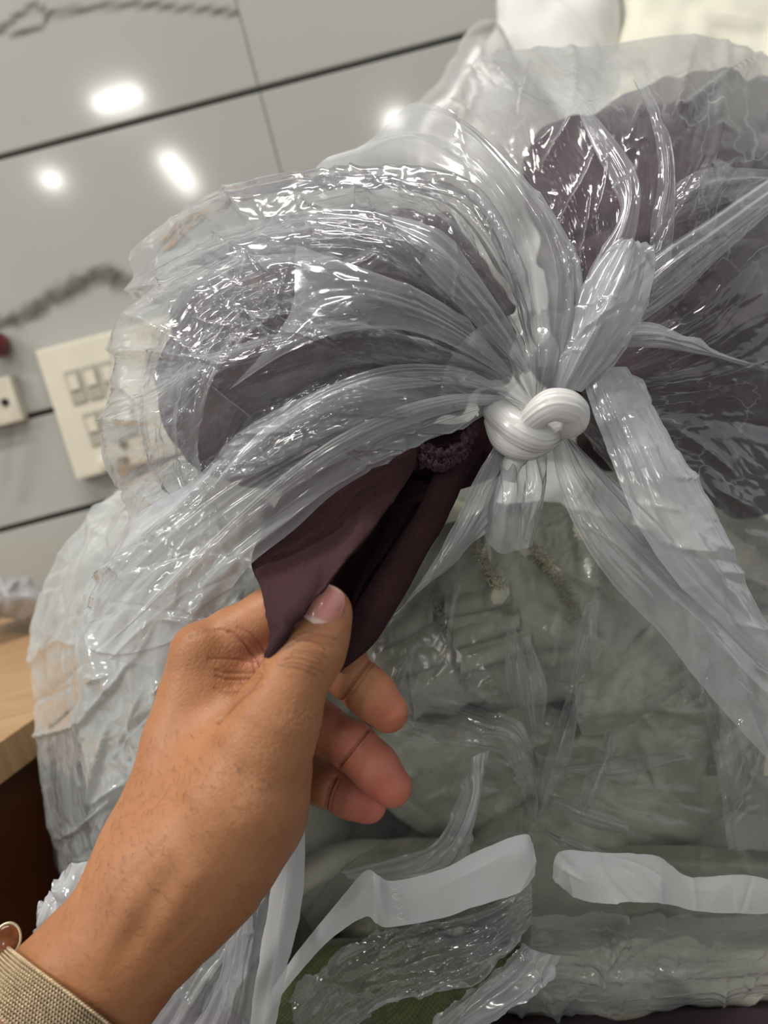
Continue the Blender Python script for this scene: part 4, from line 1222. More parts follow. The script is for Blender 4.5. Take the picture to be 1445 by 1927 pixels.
def band(name, rows, mat, seed, nu=70, nv=160, amp=0.0016, ncr=40, crh=0.0022, fine=60, fineh=0.0006, L=70, w=5, rag=0.8):
    return patch(name, rows, mat, pb, nu, nv, film_disp(4, amp * 0.7, ncr, crh, seed, radial, L, w, fine, fineh), ragged=rag, seed=seed)
band('tie_band', [
    [(1085, 700, .314), (1150, 570, .309), (1225, 485, .304), (1320, 420, .306), (1460, 325, .320), (1560, 262, .338)],
    [(1092, 705, .309), (1165, 605, .302), (1250, 525, .298), (1350, 448, .302), (1480, 352, .317), (1570, 290, .338)],
    [(1098, 710, .313), (1180, 622, .309), (1285, 546, .307), (1385, 455, .309), (1500, 362, .322), (1590, 300, .340)]], F_leaf, 121, crh=0.0012)
band('tie_band', [
    [(1088, 695, .308), (1115, 770, .303), (1152, 865, .297), (1196, 975, .294), (1262, 1076, .298), (1340, 1158, .304), (1420, 1240, .312), (1500, 1325, .327)],
    [(1130, 692, .304), (1160, 760, .297), (1205, 860, .290), (1262, 985, .287), (1325, 1085, .291), (1390, 1160, .300), (1452, 1225, .310), (1520, 1300, .326)],
    [(1178, 690, .308), (1213, 732, .303), (1252, 820, .297), (1312, 920, .294), (1367, 1020, .296), (1414, 1125, .303), (1462, 1200, .314), (1540, 1280, .328)],
    [(1172, 696, .316), (1205, 740, .311), (1243, 826, .306), (1302, 926, .304), (1356, 1026, .306), (1402, 1130, .311), (1452, 1206, .320), (1534, 1286, .332)]], F_band, 123, ncr=60, crh=0.0018, fine=120, fineh=0.0006)
band('tie_band', [
    [(1038, 835, .306), (1052, 915, .303), (1092, 1010, .300), (1160, 1108, .300), (1245, 1195, .302), (1310, 1278, .306), (1385, 1365, .312), (1460, 1445, .322)],
    [(1050, 828, .303), (1085, 910, .299), (1140, 1000, .296), (1215, 1085, .295), (1300, 1170, .298), (1375, 1260, .304), (1440, 1335, .311), (1500, 1405, .322)],
    [(1062, 825, .308), (1112, 900, .306), (1180, 985, .305), (1265, 1075, .305), (1345, 1150, .307), (1420, 1230, .312), (1490, 1305, .318), (1540, 1362, .327)],
    [(1075, 828, .316), (1140, 890, .318), (1220, 965, .32), (1300, 1050, .322), (1375, 1130, .324), (1440, 1200, .326), (1510, 1280, .33), (1560, 1340, .336)]], F_milk, 125, ncr=50, crh=0.0018)
band('tie_tail', [
    [(950, 840, .306), (934, 900, .304), (915, 960, .304), (902, 1000, .306)],
    [(966, 852, .300), (960, 920, .295), (950, 980, .297), (938, 1040, .302)],
    [(982, 852, .304), (985, 920, .303), (978, 975, .304), (970, 1036, .306)],
    [(1000, 850, .300), (1010, 920, .299), (1003, 980, .301), (996, 1030, .304)],
    [(1024, 842, .308), (1030, 900, .309), (1016, 970, .310), (1002, 1028, .310)]], F_milk, 127, 70, 80, amp=0.002, ncr=12, fine=0)
band('tie_tail', [
    [(932, 835, .309), (896, 900, .306), (856, 985, .302), (806, 1075, .298), (765, 1130, .297), (722, 1190, .300)],
    [(945, 842, .304), (915, 920, .300), (876, 1000, .297), (826, 1070, .296), (780, 1120, .297), (735, 1170, .301)],
    [(962, 850, .309), (936, 940, .307), (903, 1000, .306), (852, 1058, .305), (795, 1106, .305), (745, 1150, .306)]], F_milk, 129, 50, 120, amp=0.0018, ncr=14, fine=0)
# gathered neck: pleated film fanning up out of the knot
fan = []
for k, a_ in enumerate(np.radians(np.linspace(178, 318, 9))):
    c_, s_ = math.cos(a_), math.sin(a_)
    fan.append([(1008 + 20 * c_, 772 + 20 * s_, .306), (1008 + 70 * c_, 766 + 62 * s_, .300), (1005 + 120 * c_, 755 + 115 * s_, .299), (1000 + 170 * c_, 750 + 165 * s_, .306)])
patch('gathered_neck', fan, F_milk, pb, 160, 60, film_disp(10, 0.0022, 10, 0.001, 311, radial, 60, 4))
# the knot: three gathered strands wrapped over one another
def strand(line, rad, seed, nseg=72, n=90, ridges=9):
    P = resample(np.array([(x, y, d) for x, y, d in line], float), n)
    W = wpt(P[:, 0], P[:, 1], P[:, 2])
    r = np.interp(np.linspace(0, 1, n), np.linspace(0, 1, len(rad)), rad) * 0.26 / FPX
    V, Fs = tube(W, r, nseg)
    body_ = V[:nseg * n].reshape(nseg, n, 3); c = W[None]
    th = np.linspace(0, 2 * np.pi, nseg, endpoint=False)[:, None]; s = np.linspace(0, 1, n)[None]
    g_ = np.random.default_rng(seed)
    h = 0
    for k in range(8):
        m = g_.integers(5, 34); h = h + np.abs(np.sin(m * 0.5 * th + g_.uniform(0, 6) + 1.6 * s * g_.normal())) * 0.020
    body_ = c + (body_ - c) * (1.0 - 0.10 + h)[..., None]
    V[:nseg * n] = body_.reshape(-1, 3)
    return V, Fs
kn = []
kn.append(strand([(918, 752, .312), (940, 778, .300), (975, 808, .293), (1012, 822, .294), (1050, 806, .303)], [26, 34, 37, 34, 24], 1))
kn.append(strand([(926, 788, .304), (950, 826, .297), (990, 840, .297), (1035, 820, .303), (1065, 790, .310)], [20, 30, 31, 28, 22], 2))
kn.append(strand([(985, 812, .300), (1004, 784, .288), (1040, 762, .283), (1076, 770, .285), (1080, 796, .291), (1055, 816, .300)], [18, 28, 34, 34, 28, 16], 3))
kn.append(strand([(985, 845, .304), (965, 870, .302), (955, 905, .303)], [26, 22, 16], 5))
for k, (V, Fs) in enumerate(kn):
    if k == 0: kob = mesh_obj('knot', V, Fs, F_knot, pb)
    else: mesh_obj('knot_strand', V, Fs, F_knot, kob)

# ---------------- lower bag: sage garments
M_sage = cloth_mat('sage crinkle cotton', (216, 215, 194), (182, 182, 160), thread=2400, bump=0.6, streak=0.8, weave=0.03)
M_olive = cloth_mat('olive cotton', (104, 108, 72), (62, 66, 42), thread=1200, bump=0.6)
def sage(label, c, outl, d0, fr, bk, seed, ang=0.9, amp=0.004, n=50, cr=0.005, mat=None, name='folded_garment', grp='sage garments in the lower bag', pw=0.32):
    return blob(name, c, outl, d0, fr, bk, mat or M_sage, None, 240, 120, pw, gdisp(amp, n, cr, seed, 90, 10, ang), label=label, cat='garment', group=grp)
g1 = sage('folded sage garment with frayed seams, just below the knot', (950, 1150), [(690, 1225), (730, 1130), (820, 1020), (920, 950), (1060, 950), (1180, 1050), (1225, 1180), (1190, 1290), (1050, 1322), (880, 1322), (770, 1345)], .437, .060, .05, 131)
sage('sage garment bulging at the far left of the lower bag', (380, 1300), [(150, 1210), (190, 1100), (270, 1010), (360, 960), (520, 980), (660, 1060), (700, 1250), (690, 1420), (600, 1600), (420, 1680), (250, 1650), (180, 1540), (155, 1380)], .485, .085, .08, 133, pw=0.45, amp=0.008, cr=0.008)
sage('folded sage garment at the right under the polythene bands', (1360, 1340), [(1060, 1340), (1120, 1200), (1230, 1150), (1400, 1150), (1600, 1200), (1680, 1350), (1600, 1480), (1350, 1500), (1150, 1470)], .455, .06, .06, 135)
sage('flat folded sage garment in the middle layer', (1000, 1450), [(640, 1440), (720, 1372), (900, 1350), (1100, 1362), (1300, 1440), (1500, 1450), (1560, 1500), (1400, 1510), (1000, 1505), (720, 1510)], .46, .055, .06, 137, ang=0.1)
sage('wide sage garment in the layer behind the white hems', (1020, 1640), [(520, 1660), (620, 1600), (900, 1590), (1200, 1606), (1500, 1600), (1640, 1650), (1540, 1745), (1200, 1772), (900, 1760), (600, 1750)], .455, .06, .07, 139, ang=0.1)
sage('lowest sage garment along the bottom of the lower bag', (1150, 1815), [(820, 1830), (900, 1785), (1150, 1772), (1450, 1765), (1640, 1800), (1560, 1860), (1300, 1880), (1050, 1895), (880, 1880)], .45, .06, .07, 141, ang=0.0)
sage('dark olive garment showing through the tear at the bottom', (740, 1880), [(420, 1860), (560, 1800), (700, 1770), (850, 1760), (990, 1765), (1025, 1800), (960, 1870), (880, 1950), (760, 2010), (560, 2010), (420, 1960)], .425, .062, .08, 143, mat=M_olive, grp=None, ang=2.6)
sage('bulk of sage garments filling the back of the lower bag', (850, 1440), [(200, 1300), (260, 1100), (420, 1000), (700, 970), (1050, 980), (1350, 1080), (1600, 1200), (1660, 1480), (1600, 1760), (1300, 1850), (900, 1850), (500, 1800), (260, 1650)], .60, .09, .06, 145, amp=0.008, cr=0.008)
# frayed seams lying on the upper sage garment
M_fringe = cloth_mat('pale frayed cotton', (204, 200, 176), (172, 168, 142), thread=900, bump=0.8)
D1 = DepthOf(g1)
def lay(line, lift=0.0012, n=40):
    P = resample(np.array(line, float), n); return np.c_[P, D1(P[:, 0], P[:, 1]) - lift]
def fringe(line, parent, seed, n=320, w=11):
    g_ = np.random.default_rng(seed); P = crspline(lay(line), np.linspace(0, 1, 300)); out = []
    d = np.gradient(P, axis=0)[:, :2]; d /= np.linalg.norm(d, axis=1, keepdims=True)
    for i in g_.integers(0, 300, n):
        p = P[i] + np.array([g_.normal(0, 4), g_.normal(0, 4), g_.normal(0, 0.0006)])
        a2 = math.atan2(d[i, 0], -d[i, 1]) + g_.normal(0, 0.7) + (math.pi if g_.random() < 0.3 else 0); L = g_.uniform(0.5, 1.3) * w
        q = np.array([p, p + [L * .5 * math.cos(a2), L * .5 * math.sin(a2), -0.0014], p + [L * math.cos(a2 + g_.normal(0, .6)), L * math.sin(a2 + g_.normal(0, .6)), 0.0]])
        out.append(tube(wpt(*q.T), [0.00028, 0.00025, 0.00014], 4, False))
    V, F = join(out)
    return tag(mesh_obj('frayed_seam', V, F, M_fringe, parent), kind='stuff')
fringe([(812, 1100), (832, 1160), (850, 1215), (868, 1260), (882, 1300)], g1, 1)
fringe([(885, 1000), (915, 1060), (940, 1110), (964, 1165)], g1, 2, w=12)
fringe([(1020, 1040), (1050, 1090), (1076, 1130), (1098, 1175)], g1, 3, w=12)
fringe([(975, 985), (1010, 1030), (1035, 1075)], g1, 4, w=9, n=180)
for r in ([(836, 1142), (905, 1128), (960, 1112)], [(852, 1200), (915, 1182), (978, 1162)], [(866, 1248), (930, 1226), (1000, 1200)], [(700, 1205), (760, 1180), (815, 1150)], [(722, 1262), (790, 1240), (850, 1222)]):
    L_ = lay(r, 0.0, 16)
    patch('pleat', [[(x, y - 24, d + .003) for x, y, d in L_], [(x, y - 2, d - .0035) for x, y, d in L_], [(x, y + 20, d - .0035) for x, y, d in L_], [(x, y + 27, d + .003) for x, y, d in L_]], M_sage, g1, 24, 50, None, thick=0.0008)

g2_ = bpy.data.objects['folded_garment.002']; g4_ = bpy.data.objects['folded_garment.004']; g3_ = bpy.data.objects['folded_garment.003']
def flap(o, rows, lift, seed):
    D = DepthOf(o); R = []
    n = len(rows)
    for k, r in enumerate(rows):
        P = resample(np.array(r, float), 14); d = D(P[:, 0], P[:, 1], 14)
        R.append(np.c_[P, np.full(len(P), np.median(d)) * 0.5 + d * 0.5 - (lift if 0 < k < n - 1 else -0.004)])
    patch('cloth_fold', R, M_sage, o, 50, 70, lambda U, V, PX, PY: 0.0012 * fbm(PX / 40, PY / 40, seed, 3) + creases(PX, PY, 14, (PX.min(), PX.max(), PY.min(), PY.max()), 0.8, 0.5, 50, 6, 0.001, seed, sharp=False), thick=0.001)
flap(g2_, [[(1110, 1230), (1200, 1190), (1330, 1170)], [(1085, 1290), (1200, 1240), (1335, 1200)], [(1085, 1340), (1190, 1330), (1310, 1255)], [(1095, 1385), (1190, 1365), (1300, 1290)]], 0.008, 401)
flap(g2_, [[(1320, 1250), (1335, 1340), (1330, 1460)], [(1345, 1250), (1358, 1340), (1352, 1460)], [(1372, 1250), (1382, 1340), (1378, 1460)]], 0.008, 403)
flap(g2_, [[(1400, 1250), (1405, 1340), (1400, 1460)], [(1450, 1250), (1458, 1340), (1452, 1460)], [(1520, 1250), (1522, 1340), (1518, 1460)]], 0.008, 404)
flap(g3_, [[(1010, 1395), (1100, 1400), (1200, 1430)], [(1010, 1425), (1100, 1432), (1200, 1458)], [(1015, 1460), (1100, 1468), (1195, 1485)]], 0.006, 405)
flap(g4_, [[(1080, 1590), (1250, 1590), (1450, 1600)], [(1080, 1620), (1250, 1622), (1450, 1632)], [(1085, 1652), (1250, 1655), (1450, 1662)]], 0.006, 407)

# ---------------- lower bag film
gb = empty('plastic_bag', wpt(760, 1850, .50), 'clear plastic bag of sage garments under the plum one, torn at the bottom', 'bag')
STX, STY = 1008, 1500
starang = lambda u, v: math.atan2(v - STY, u - STX) if math.hypot(u - STX, v - STY) < 330 else 1.9
def gfilm(TH, R, PX, PY, cz):
    box = (60, 1500, 900, 1900)
    h = creases(PX, PY, 210, box, 0, 0.4, 85, 5, 0.004, 151, angle_fn=starang)
    h = h + creases(PX, PY, 60, (60, 420, 950, 1700), 1.8, 0.5, 90, 7, 0.006, 152)
    h = h + creases(PX, PY, 260, box, 0, 1.5, 26, 3.5, 0.0014, 153)
    r = np.hypot(PX - STX, PY - STY); a = np.arctan2(PY - STY, PX - STX)
    h = h + np.exp(-(r / 150) ** 2) * (0.004 * np.abs(np.sin(5.5 * a + 0.4)) * np.clip(r / 60, 0, 1) - 0.010)
    return np.where(cz > -0.3, h, h * 0.3)
blob('bag_film', (780, 1400), [(262, 900), (180, 962), (100, 1070), (62, 1190), (66, 1320), (78, 1480), (100, 1600), (125, 1690), (300, 1800), (480, 1830), (700, 1790), (930, 1775), (960, 1850), (1040, 1925), (1200, 1945), (1460, 1905), (1660, 1850), (1760, 1500), (1720, 1250), (1500, 1020), (1200, 860), (900, 790), (560, 800)],
     .52, .172, .12, F_soft, gb, 420, 260, 0.42, gfilm)
def gpatch(name, rows, mat, seed, nu=60, nv=120, amp=0.0012, ncr=30, crh=0.002, fine=30, fineh=0.0008, ang=None, rag=2.0, parent=None, L=70):
    return patch(name, rows, mat, parent or gb, nu, nv, film_disp(3 if amp > 0.0007 else 0, amp, ncr, crh, seed, ang or starang, L, 5, fine, fineh), ragged=rag, seed=seed)
gpatch('hem', [
    [(1003, 1588, .332), (985, 1570, .328), (900, 1600, .326), (830, 1636, .326), (740, 1658, .328), (712, 1648, .322), (688, 1638, .324), (640, 1692, .330), (560, 1790, .338), (500, 1880, .345)],
    [(1006, 1612, .3315), (985, 1612, .3265), (905, 1640, .3250), (835, 1672, .3250), (745, 1694, .3270), (714, 1686, .320), (686, 1678, .3225), (632, 1725, .3295), (552, 1822, .338), (496, 1905, .345)],
    [(1006, 1648, .333), (975, 1680, .328), (890, 1708, .326), (830, 1728, .326), (735, 1744, .328), (708, 1738, .322), (686, 1726, .324), (622, 1768, .332), (542, 1856, .340), (492, 1930, .347)]],
    F_white, 161, 50, 180, amp=0.0006, ncr=26, crh=0.0012, fine=20, fineh=0.0004, rag=1.0)
gpatch('hem', [
    [(1040, 1650, .340), (1052, 1603, .334), (1120, 1604, .330), (1228, 1609, .330), (1262, 1628, .333), (1300, 1650, .336), (1400, 1646, .338), (1500, 1668, .342)],
    [(1050, 1662, .339), (1075, 1645, .333), (1130, 1652, .3295), (1230, 1655, .3295), (1265, 1668, .3325), (1305, 1680, .335), (1400, 1684, .337), (1500, 1692, .342)],
    [(1060, 1672, .340), (1102, 1696, .334), (1150, 1700, .330), (1225, 1698, .330), (1265, 1704, .334), (1310, 1714, .336), (1400, 1720, .338), (1500, 1716, .343)]],
    F_white, 163, 50, 160, amp=0.0006, ncr=26, crh=0.0012, fine=20, fineh=0.0004, rag=1.0)
gpatch('film_strip', [
    [(530, 1540, .345), (512, 1660, .338), (492, 1780, .330), (478, 1870, .326), (465, 1960, .325)],
    [(552, 1535, .340), (542, 1660, .332), (522, 1780, .324), (505, 1870, .321), (492, 1960, .322)],
    [(573, 1535, .345), (570, 1680, .338), (548, 1790, .330), (530, 1875, .327), (512, 1960, .327)]],
    F_white, 165, 40, 100, amp=0.0006, ncr=8, crh=0.001, fine=0)
gpatch('film_strip', [
    [(455, 1660, .352), (440, 1740, .350), (420, 1830, .346), (380, 1900, .345), (340, 1960, .345)],
    [(480, 1650, .344), (462, 1740, .342), (448, 1830, .338), (430, 1910, .338), (400, 1970, .340)],
    [(515, 1650, .350), (500, 1740, .346), (485, 1830, .342), (475, 1910, .342), (460, 1970, .343)]],
    F_milk, 167, 50, 90, amp=0.0025, ncr=16, crh=0.003)
# small embossed marks moulded across the left hem
for k, (mx_, my_) in enumerate(((742, 1668), (746, 1686), (750, 1704), (754, 1724))):
    th = np.linspace(0.5, 5.2, 14) if k % 2 else np.linspace(-0.2, 3.4, 14)
    q = np.array([(mx_ + 7 * math.cos(t_), my_ + 5.5 * math.sin(t_), .3195 + 0.0006 * k) for t_ in th])
    V, F = tube(wpt(*q.T), 0.00025, 5)
    mesh_obj('embossed_mark', V, F, F_knot, gb)
# torn lower edge: bright crinkled film between the left hem and the tear
gpatch('torn_film', [
    [(1000, 1660, .336), (900, 1712, .333), (740, 1750, .333), (640, 1790, .338), (540, 1880, .345)],
    [(1002, 1700, .334), (920, 1760, .328), (780, 1800, .327), (660, 1850, .333), (560, 1930, .343)],
    [(1000, 1738, .336), (950, 1795, .330), (820, 1850, .326), (700, 1895, .331), (600, 1975, .342)],
    [(990, 1745, .340), (905, 1842, .334), (850, 1858, .331), (725, 1882, .333), (690, 1915, .335), (640, 1990, .343)]],
    F_tight, 169, 110, 170, amp=0.002, ncr=90, crh=0.004, fine=140, fineh=0.0016, ang=lambda u, v: -0.5 + (u - 800) * 0.0006, rag=9)
gpatch('torn_film', [
    [(985, 1775, .340), (940, 1825, .336), (880, 1870, .333), (830, 1910, .333), (790, 1960, .336)],
    [(1010, 1790, .338), (975, 1838, .333), (915, 1885, .330), (860, 1925, .331), (810, 1985, .335)],
    [(1060, 1800, .342), (1030, 1850, .338), (970, 1895, .335), (900, 1940, .336), (840, 2000, .339)]],
    F_milk, 171, 50, 110, amp=0.0016, ncr=20, crh=0.0025, rag=6)
gpatch('bag_film', [
    [(1000, 1725, .345), (1150, 1722, .343), (1320, 1728, .343), (1500, 1722, .347)],
    [(995, 1790, .358), (1150, 1792, .355), (1320, 1795, .355), (1500, 1785, .357)],
    [(965, 1850, .366), (1150, 1862, .364), (1320, 1852, .364), (1500, 1835, .366)],
    [(890, 1905, .382), (1000, 1905, .380), (1150, 1908, .380), (1320, 1888, .380), (1500, 1858, .382)]],
    F_clear, 177, 90, 160, amp=0.0025, ncr=60, crh=0.003, fine=40, fineh=0.001, ang=lambda u, v: 1.57 + (u - 1050) * 0.0006, rag=5, L=60)
# raised folds of the lower bag around the gathered star
gpatch('film_fold', [
    [(880, 1450, .345), (870, 1490, .343), (845, 1545, .342), (818, 1590, .343), (760, 1612, .347), (640, 1640, .352)],
    [(890, 1425, .338), (892, 1490, .333), (875, 1550, .331), (845, 1600, .333), (790, 1640, .340), (680, 1660, .350)],
    [(920, 1412, .342), (905, 1490, .341), (893, 1560, .340), (880, 1625, .341), (830, 1650, .345), (720, 1660, .352)]],
    F_milk, 173, 60, 110, amp=0.001, ncr=20, crh=0.0025)
gpatch('film_fold', [
    [(700, 1380, .356), (800, 1395, .350), (880, 1405, .343), (950, 1420, .342), (985, 1490, .346), (1000, 1560, .350)],
    [(720, 1330, .356), (820, 1352, .346), (900, 1375, .337), (965, 1395, .336), (1000, 1480, .340), (1006, 1555, .347)],
    [(760, 1290, .358), (860, 1320, .352), (930, 1340, .345), (985, 1365, .344), (1012, 1470, .347), (1014, 1550, .351)]],
    F_clear, 175, 70, 120, amp=0.0015, ncr=40, crh=0.003)
for k, (x0, y0, x1, y1, w) in enumerate(((1012, 1540, 1085, 1290, 10), (1006, 1400, 985, 1200, 12), (1030, 1500, 1180, 1560, 9), (1040, 1450, 1290, 1420, 9), (1020, 1560, 1160, 1620, 7), (1090, 1540, 1150, 1380, 9), (905, 1600, 1000, 1570, 10), (960, 1170, 1000, 1380, 10), (1080, 1290, 1110, 1130, 9))):
    d0_ = .343
    mx, my = (x0 + x1) / 2, (y0 + y1) / 2
    n_ = np.array([-(y1 - y0), x1 - x0], float); n_ /= np.linalg.norm(n_)
    R = [[(x0 + n_[0] * w * s * .3, y0 + n_[1] * w * s * .3, d0_ + .006 + .003 * abs(s)), (mx + n_[0] * (w * s + 6), my + n_[1] * (w * s + 6), d0_ - .004 + .004 * abs(s)), (x1 + n_[0] * w * s * .5, y1 + n_[1] * w * s * .5, d0_ + .004 + .004 * abs(s))] for s in (-2.2, 0, 2.2)]
    gpatch('film_fold', R, F_web, 180 + k, 30, 70, amp=0.0008, ncr=6, crh=0.0008, fine=0, rag=1.0)
# crumpled white corner beside the wrist
gpatch('torn_film', [
    [(120, 1640, .36), (95, 1690, .35), (70, 1730, .345), (62, 1770, .345), (80, 1800, .35)],
    [(170, 1620, .35), (140, 1680, .336), (105, 1720, .330), (90, 1770, .332), (110, 1810, .34)],
    [(230, 1640, .355), (190, 1700, .345), (150, 1750, .34), (130, 1800, .342), (140, 1840, .35)]],
    F_band, 201, 60, 90, amp=0.003, ncr=40, crh=0.004, rag=5)
gpatch('film_strip', [
    [(1260, 1120, .338), (1300, 1250, .338), (1340, 1400, .338), (1370, 1600, .340)],
    [(1310, 1150, .332), (1360, 1280, .331), (1400, 1420, .332), (1420, 1600, .336)],
    [(1380, 1200, .336), (1440, 1300, .336), (1480, 1420, .337), (1500, 1600, .340)]],
    F_clear, 203, 60, 110, amp=0.002, ncr=40, crh=0.003)

# ---------------- plum garment pile underneath, bench, things behind
blob('plum_garment', (900, 2060), [(40, 1760), (200, 1800), (500, 1900), (800, 1930), (1000, 1905), (1300, 1880), (1600, 1830), (1750, 2050), (1500, 2250), (1000, 2330), (500, 2300), (100, 2150), (-60, 1900)],
     .52, .17, .16, M_plumg, None, 260, 120, 0.4, gdisp(0.006, 60, 0.006, 211), label='dark plum garment pile under both bags at the bottom', cat='garment')

# hazy second layer down the left side of the lower bag
F_side = film_mat('crumpled hazy polythene', 0.44, 0.40, rough=0.15, bump=0.30, bscale=45, stretch=(1.0, 0.8), tint=(0.90, 0.93, 0.93), stress=0.1)
gpatch('bag_film', [
    [(262, 905, .42), (185, 965, .44), (105, 1070, .46), (64, 1190, .47), (68, 1320, .47), (80, 1480, .47), (103, 1600, .46), (130, 1690, .45)],
    [(330, 915, .375), (260, 980, .375), (190, 1080, .385), (150, 1200, .39), (150, 1330, .39), (160, 1480, .39), (180, 1600, .39), (200, 1700, .39)],
    [(430, 950, .352), (380, 1040, .350), (320, 1130, .350), (290, 1230, .350), (290, 1350, .350), (290, 1500, .352), (290, 1600, .36), (290, 1720, .37)],
    [(560, 1000, .352), (520, 1080, .352), (470, 1160, .352), (440, 1250, .354), (420, 1350, .356), (400, 1500, .360), (380, 1600, .365), (360, 1720, .372)]],
    F_side, 221, 170, 240, amp=0.0028, ncr=190, crh=0.0042, fine=260, fineh=0.0016, ang=lambda u, v: 1.85 if (int(u) % 3) else 2.5, L=60)
gpatch('film_strip', [
    [(470, 1680, .362), (420, 1740, .358), (360, 1820, .355), (300, 1900, .354), (250, 1980, .356)],
    [(500, 1690, .352), (460, 1760, .348), (400, 1840, .345), (350, 1920, .346), (300, 2000, .350)],
    [(540, 1700, .360), (500, 1780, .356), (450, 1860, .352), (400, 1940, .352), (350, 2010, .355)]],
    F_side, 223, 60, 100, amp=0.002, ncr=40, crh=0.003, fine=40, fineh=0.001)

_pile = bpy.data.objects['plum_garment.002']
_c = np.zeros(len(_pile.data.vertices) * 3, np.float32); _pile.data.vertices.foreach_get('co', _c)
BZ = float(_c.reshape(-1, 3)[:, 2].min()) + 0.001
# ---------------- bench that carries the stack
M_bench = plain('bench board', (92, 76, 62), 0.5, noise=0.08, nscale=10)
ben = empty('bench', (0.15, 0.62, 0), 'low wooden bench carrying the stacked bags', 'bench')
V, F = frame_box((0, 0, 0), X3, Y3, Z3, -0.22, 0.75, 0.28, 0.97, BZ - 0.03, BZ, 0.003)
mesh_obj('bench_top', V, F, M_bench, ben, smooth=False)
for x, y in ((-0.19, 0.31), (0.69, 0.31), (-0.19, 0.91), (0.69, 0.91)):
    V, F = frame_box((x, y, 0), X3, Y3, Z3, 0, 0.035, 0, 0.035, 0, BZ - 0.03, 0.002)
    mesh_obj('leg', V, F, M_bench, ben, smooth=False)

# ---------------- white sacks standing behind, against the wall
M_sackw = cloth_mat('white woven sack', (240, 240, 236), (222, 222, 216), thread=600, bump=0.3, weave=0.03, sheen=0.0)
M_sackc = cloth_mat('cream woven sack', (244, 242, 226), (226, 223, 204), thread=600, bump=0.3, weave=0.03, sheen=0.0)
def sack(label, c, outl, d0, fr, bk, mat, seed, cat='sack'):
    return blob('white_sack', c, outl, d0, fr, bk, mat, None, 200, 110, 0.40, gdisp(0.008, 60, 0.010, seed, 110, 12, 1.2), label=label, cat=cat)
sack('white sack behind the knotted bag, beside the grey wall', (1060, 420), [(940, 30), (952, -60), (1060, -120), (1140, -80), (1150, 60), (1180, 400), (1200, 900), (1100, 1400), (960, 1400), (940, 900), (925, 420), (925, 110)], .80, .06, .06, M_sackw, 231)
sack('cream white sack at the top right corner behind the bag', (1330, 400), [(1165, 40), (1190, -80), (1330, -140), (1500, -100), (1560, 100), (1560, 500), (1500, 1000), (1400, 1400), (1220, 1300), (1190, 900), (1150, 400), (1148, 120)], .79, .06, .06, M_sackc, 233)
M_pink = film_mat('pinkish polythene', 0.30, 0.25, rough=0.3, bump=0.2, bscale=30, tint=(0.86, 0.80, 0.78))
blob('plastic_bag', (905, 300), [(862, 90), (885, 42), (910, 20), (945, 30), (965, 110), (960, 400), (940, 600), (850, 600), (830, 400), (835, 150)], .74, .03, .03, M_pink, None, 90, 60, 0.45, gdisp(0.004, 20, 0.005, 235, 60, 8, 1.3), label='pale pinkish bag corner between the wall and white sack', cat='bag')
M_grey = film_mat('grey bundle film', 0.75, 0.2, rough=0.35, bump=0.2, bscale=40, tint=(0.66, 0.66, 0.69))
blob('wrapped_bundle', (10, 1118), [(-80, 1100), (-20, 1082), (25, 1080), (62, 1100), (98, 1132), (60, 1150), (0, 1158), (-80, 1160)], .80, .05, .06, M_grey, None, 110, 70, 0.42, gdisp(0.004, 30, 0.005, 237, 40, 6, 0.5), label='small grey plastic-wrapped bundle lying on the desk', cat='bundle')
# ================================================================ MESH-BAND WATCH
M_gold = plain('gold mesh wire', (206, 184, 150), 0.34, metal=0.8, noise=0.08, nscale=300)
M_dark = plain('dark band lining', (70, 56, 84), 0.6, metal=0.1)
A_, B_, C_ = wpt(33, 1796, .270), wpt(112, 1858, .2415), wpt(212, 1936, .258)
pn = np.cross(B_ - A_, C_ - A_); pn /= np.linalg.norm(pn)
a0 = wpt(185, 1828, .2685); ax_ = wpt(-20, 2030, .274) - a0; ax_ /= np.linalg.norm(ax_)
if pn @ ax_ < 0: pn = -pn
f1 = np.cross(ax_, FW); f1 /= np.linalg.norm(f1); f2 = np.cross(ax_, f1)
WB = 0.020
def on_band(phi, s, dr):
    rad = f1 * np.cos(phi)[..., None] + f2 * np.sin(phi)[..., None]
    s0 = ((A_ - a0) @ pn - 0.0265 * (rad @ pn)) / (ax_ @ pn)
    st = s + s0
    r = 0.0264 + 0.055 * np.clip(st, -0.02, 0.08) + dr
    return a0 + ax_ * st[..., None] + rad * r[..., None]
RB = 0.0
c0 = a0 + ax_ * (((A_ - a0) @ pn) / (ax_ @ pn))
watch = empty('wristwatch', c0, 'gold mesh watch band around the wrist', 'watch')
nphi = 150
wires = []
q = np.linspace(0, 2 * np.pi * 15, 15 * 8)
for k in range(nphi):
    ph0 = 2 * np.pi * k / nphi
    s = q / q[-1] * WB
    wires.append(tube(on_band(ph0 + 0.021 * np.cos(q) + s * 6.0, s, RB + 0.00042 * np.sin(q) + 0 * q), 0.00030, 4, False))
V, F = join(wires)
tag(mesh_obj('mesh_band', V, F, M_gold, watch), kind='stuff')
ph = np.linspace(0, 2 * np.pi, 96, endpoint=False); ss = np.linspace(0.0004, WB - 0.0004, 6)
PH, SS = np.meshgrid(ph, ss, indexing='ij')
Vi = on_band(PH, SS, np.full_like(PH, -0.0007)).reshape(-1, 3); Vo = on_band(PH, SS, np.full_like(PH, -0.0003)).reshape(-1, 3)
Fg = grid_faces(96, 6, True)
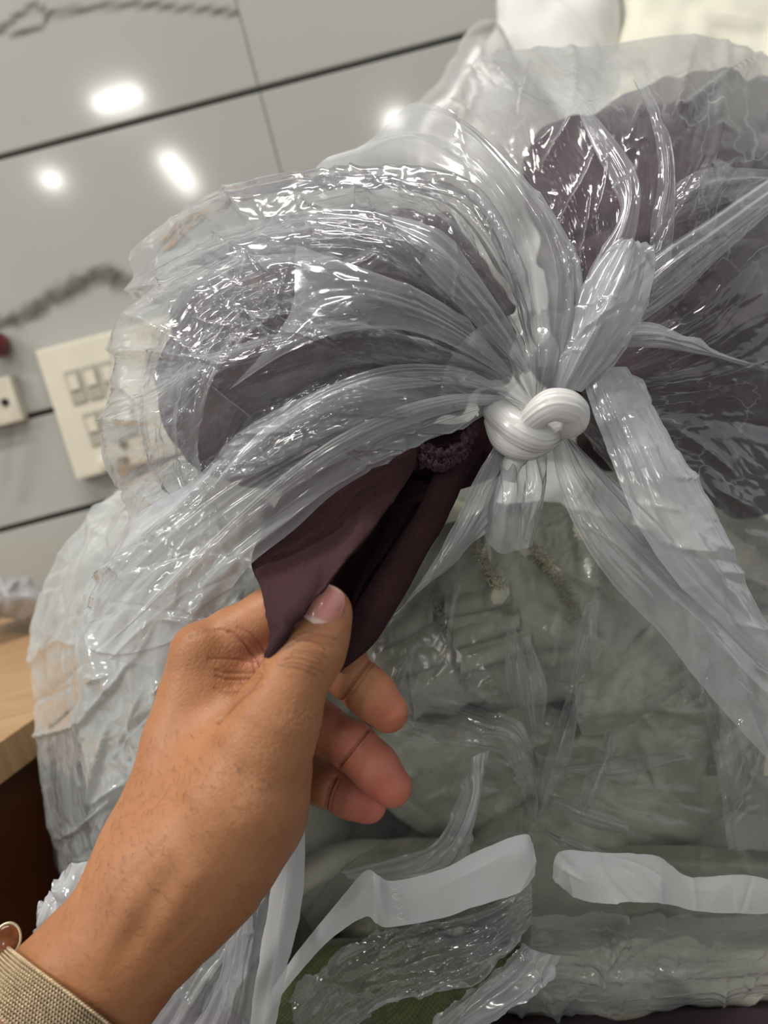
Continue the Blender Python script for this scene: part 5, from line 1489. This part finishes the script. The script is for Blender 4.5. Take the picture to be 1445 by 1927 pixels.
mesh_obj('band_lining', np.concatenate([Vi, Vo]), np.concatenate([Fg, Fg[:, ::-1] + len(Vi)]), M_dark, watch)
# rounded edge loops
for s0 in (0.0, WB):
    W = on_band(np.linspace(0, 2 * np.pi, 900), np.full(900, s0) + 0.00025 * np.sin(np.linspace(0, 2 * np.pi * nphi, 900)), RB + 0.0003 * np.cos(np.linspace(0, 2 * np.pi * nphi, 900)))
    V, F = tube(W, 0.00034, 5, False); mesh_obj('edge_wire', V, F, M_gold, watch)
# amber stone with a pale rim beside the band
M_amber = plain('amber brown stone', (132, 74, 34), 0.2, noise=0.3, nscale=120, coat=0.5)
M_rim = plain('pale gold rim', (214, 206, 176), 0.3, metal=0.6)
cc = wpt(14, 1768, .2700)
nrm_ = FW * -0.8 + UP * 0.45 + RT * 0.35; nrm_ /= np.linalg.norm(nrm_)
t1 = np.cross(nrm_, UP); t1 /= np.linalg.norm(t1); t2 = np.cross(nrm_, t1)
th = np.linspace(0, 2 * np.pi, 48, endpoint=False)
rim = cc + 0.0040 * (np.cos(th)[:, None] * t1 + np.sin(th)[:, None] * t2 * 1.25)
V, F = tube(np.concatenate([rim, rim[:2]]), 0.0005, 8, False)
mesh_obj('clasp_rim', V, F, M_rim, watch)
rr = np.linspace(0, 1, 12); TH, R_ = np.meshgrid(th, rr, indexing='ij')
V = cc + (R_ * 0.0038 * np.cos(TH))[..., None] * t1 + (R_ * 0.0038 * np.sin(TH) * 1.25)[..., None] * t2 + (0.0012 * np.sqrt(np.clip(1 - R_ ** 2, 0, 1)))[..., None] * nrm_
V2 = cc + (R_ * 0.0038 * np.cos(TH))[..., None] * t1 + (R_ * 0.0038 * np.sin(TH) * 1.25)[..., None] * t2 - (0.0030 * np.sqrt(np.clip(1 - R_ ** 2, 0, 1)))[..., None] * nrm_
Fg = grid_faces(48, 12, True)
mesh_obj('clasp_stone', np.concatenate([V.reshape(-1, 3), V2.reshape(-1, 3)]), np.concatenate([Fg, Fg[:, ::-1] + 48 * 12]), M_amber, watch)
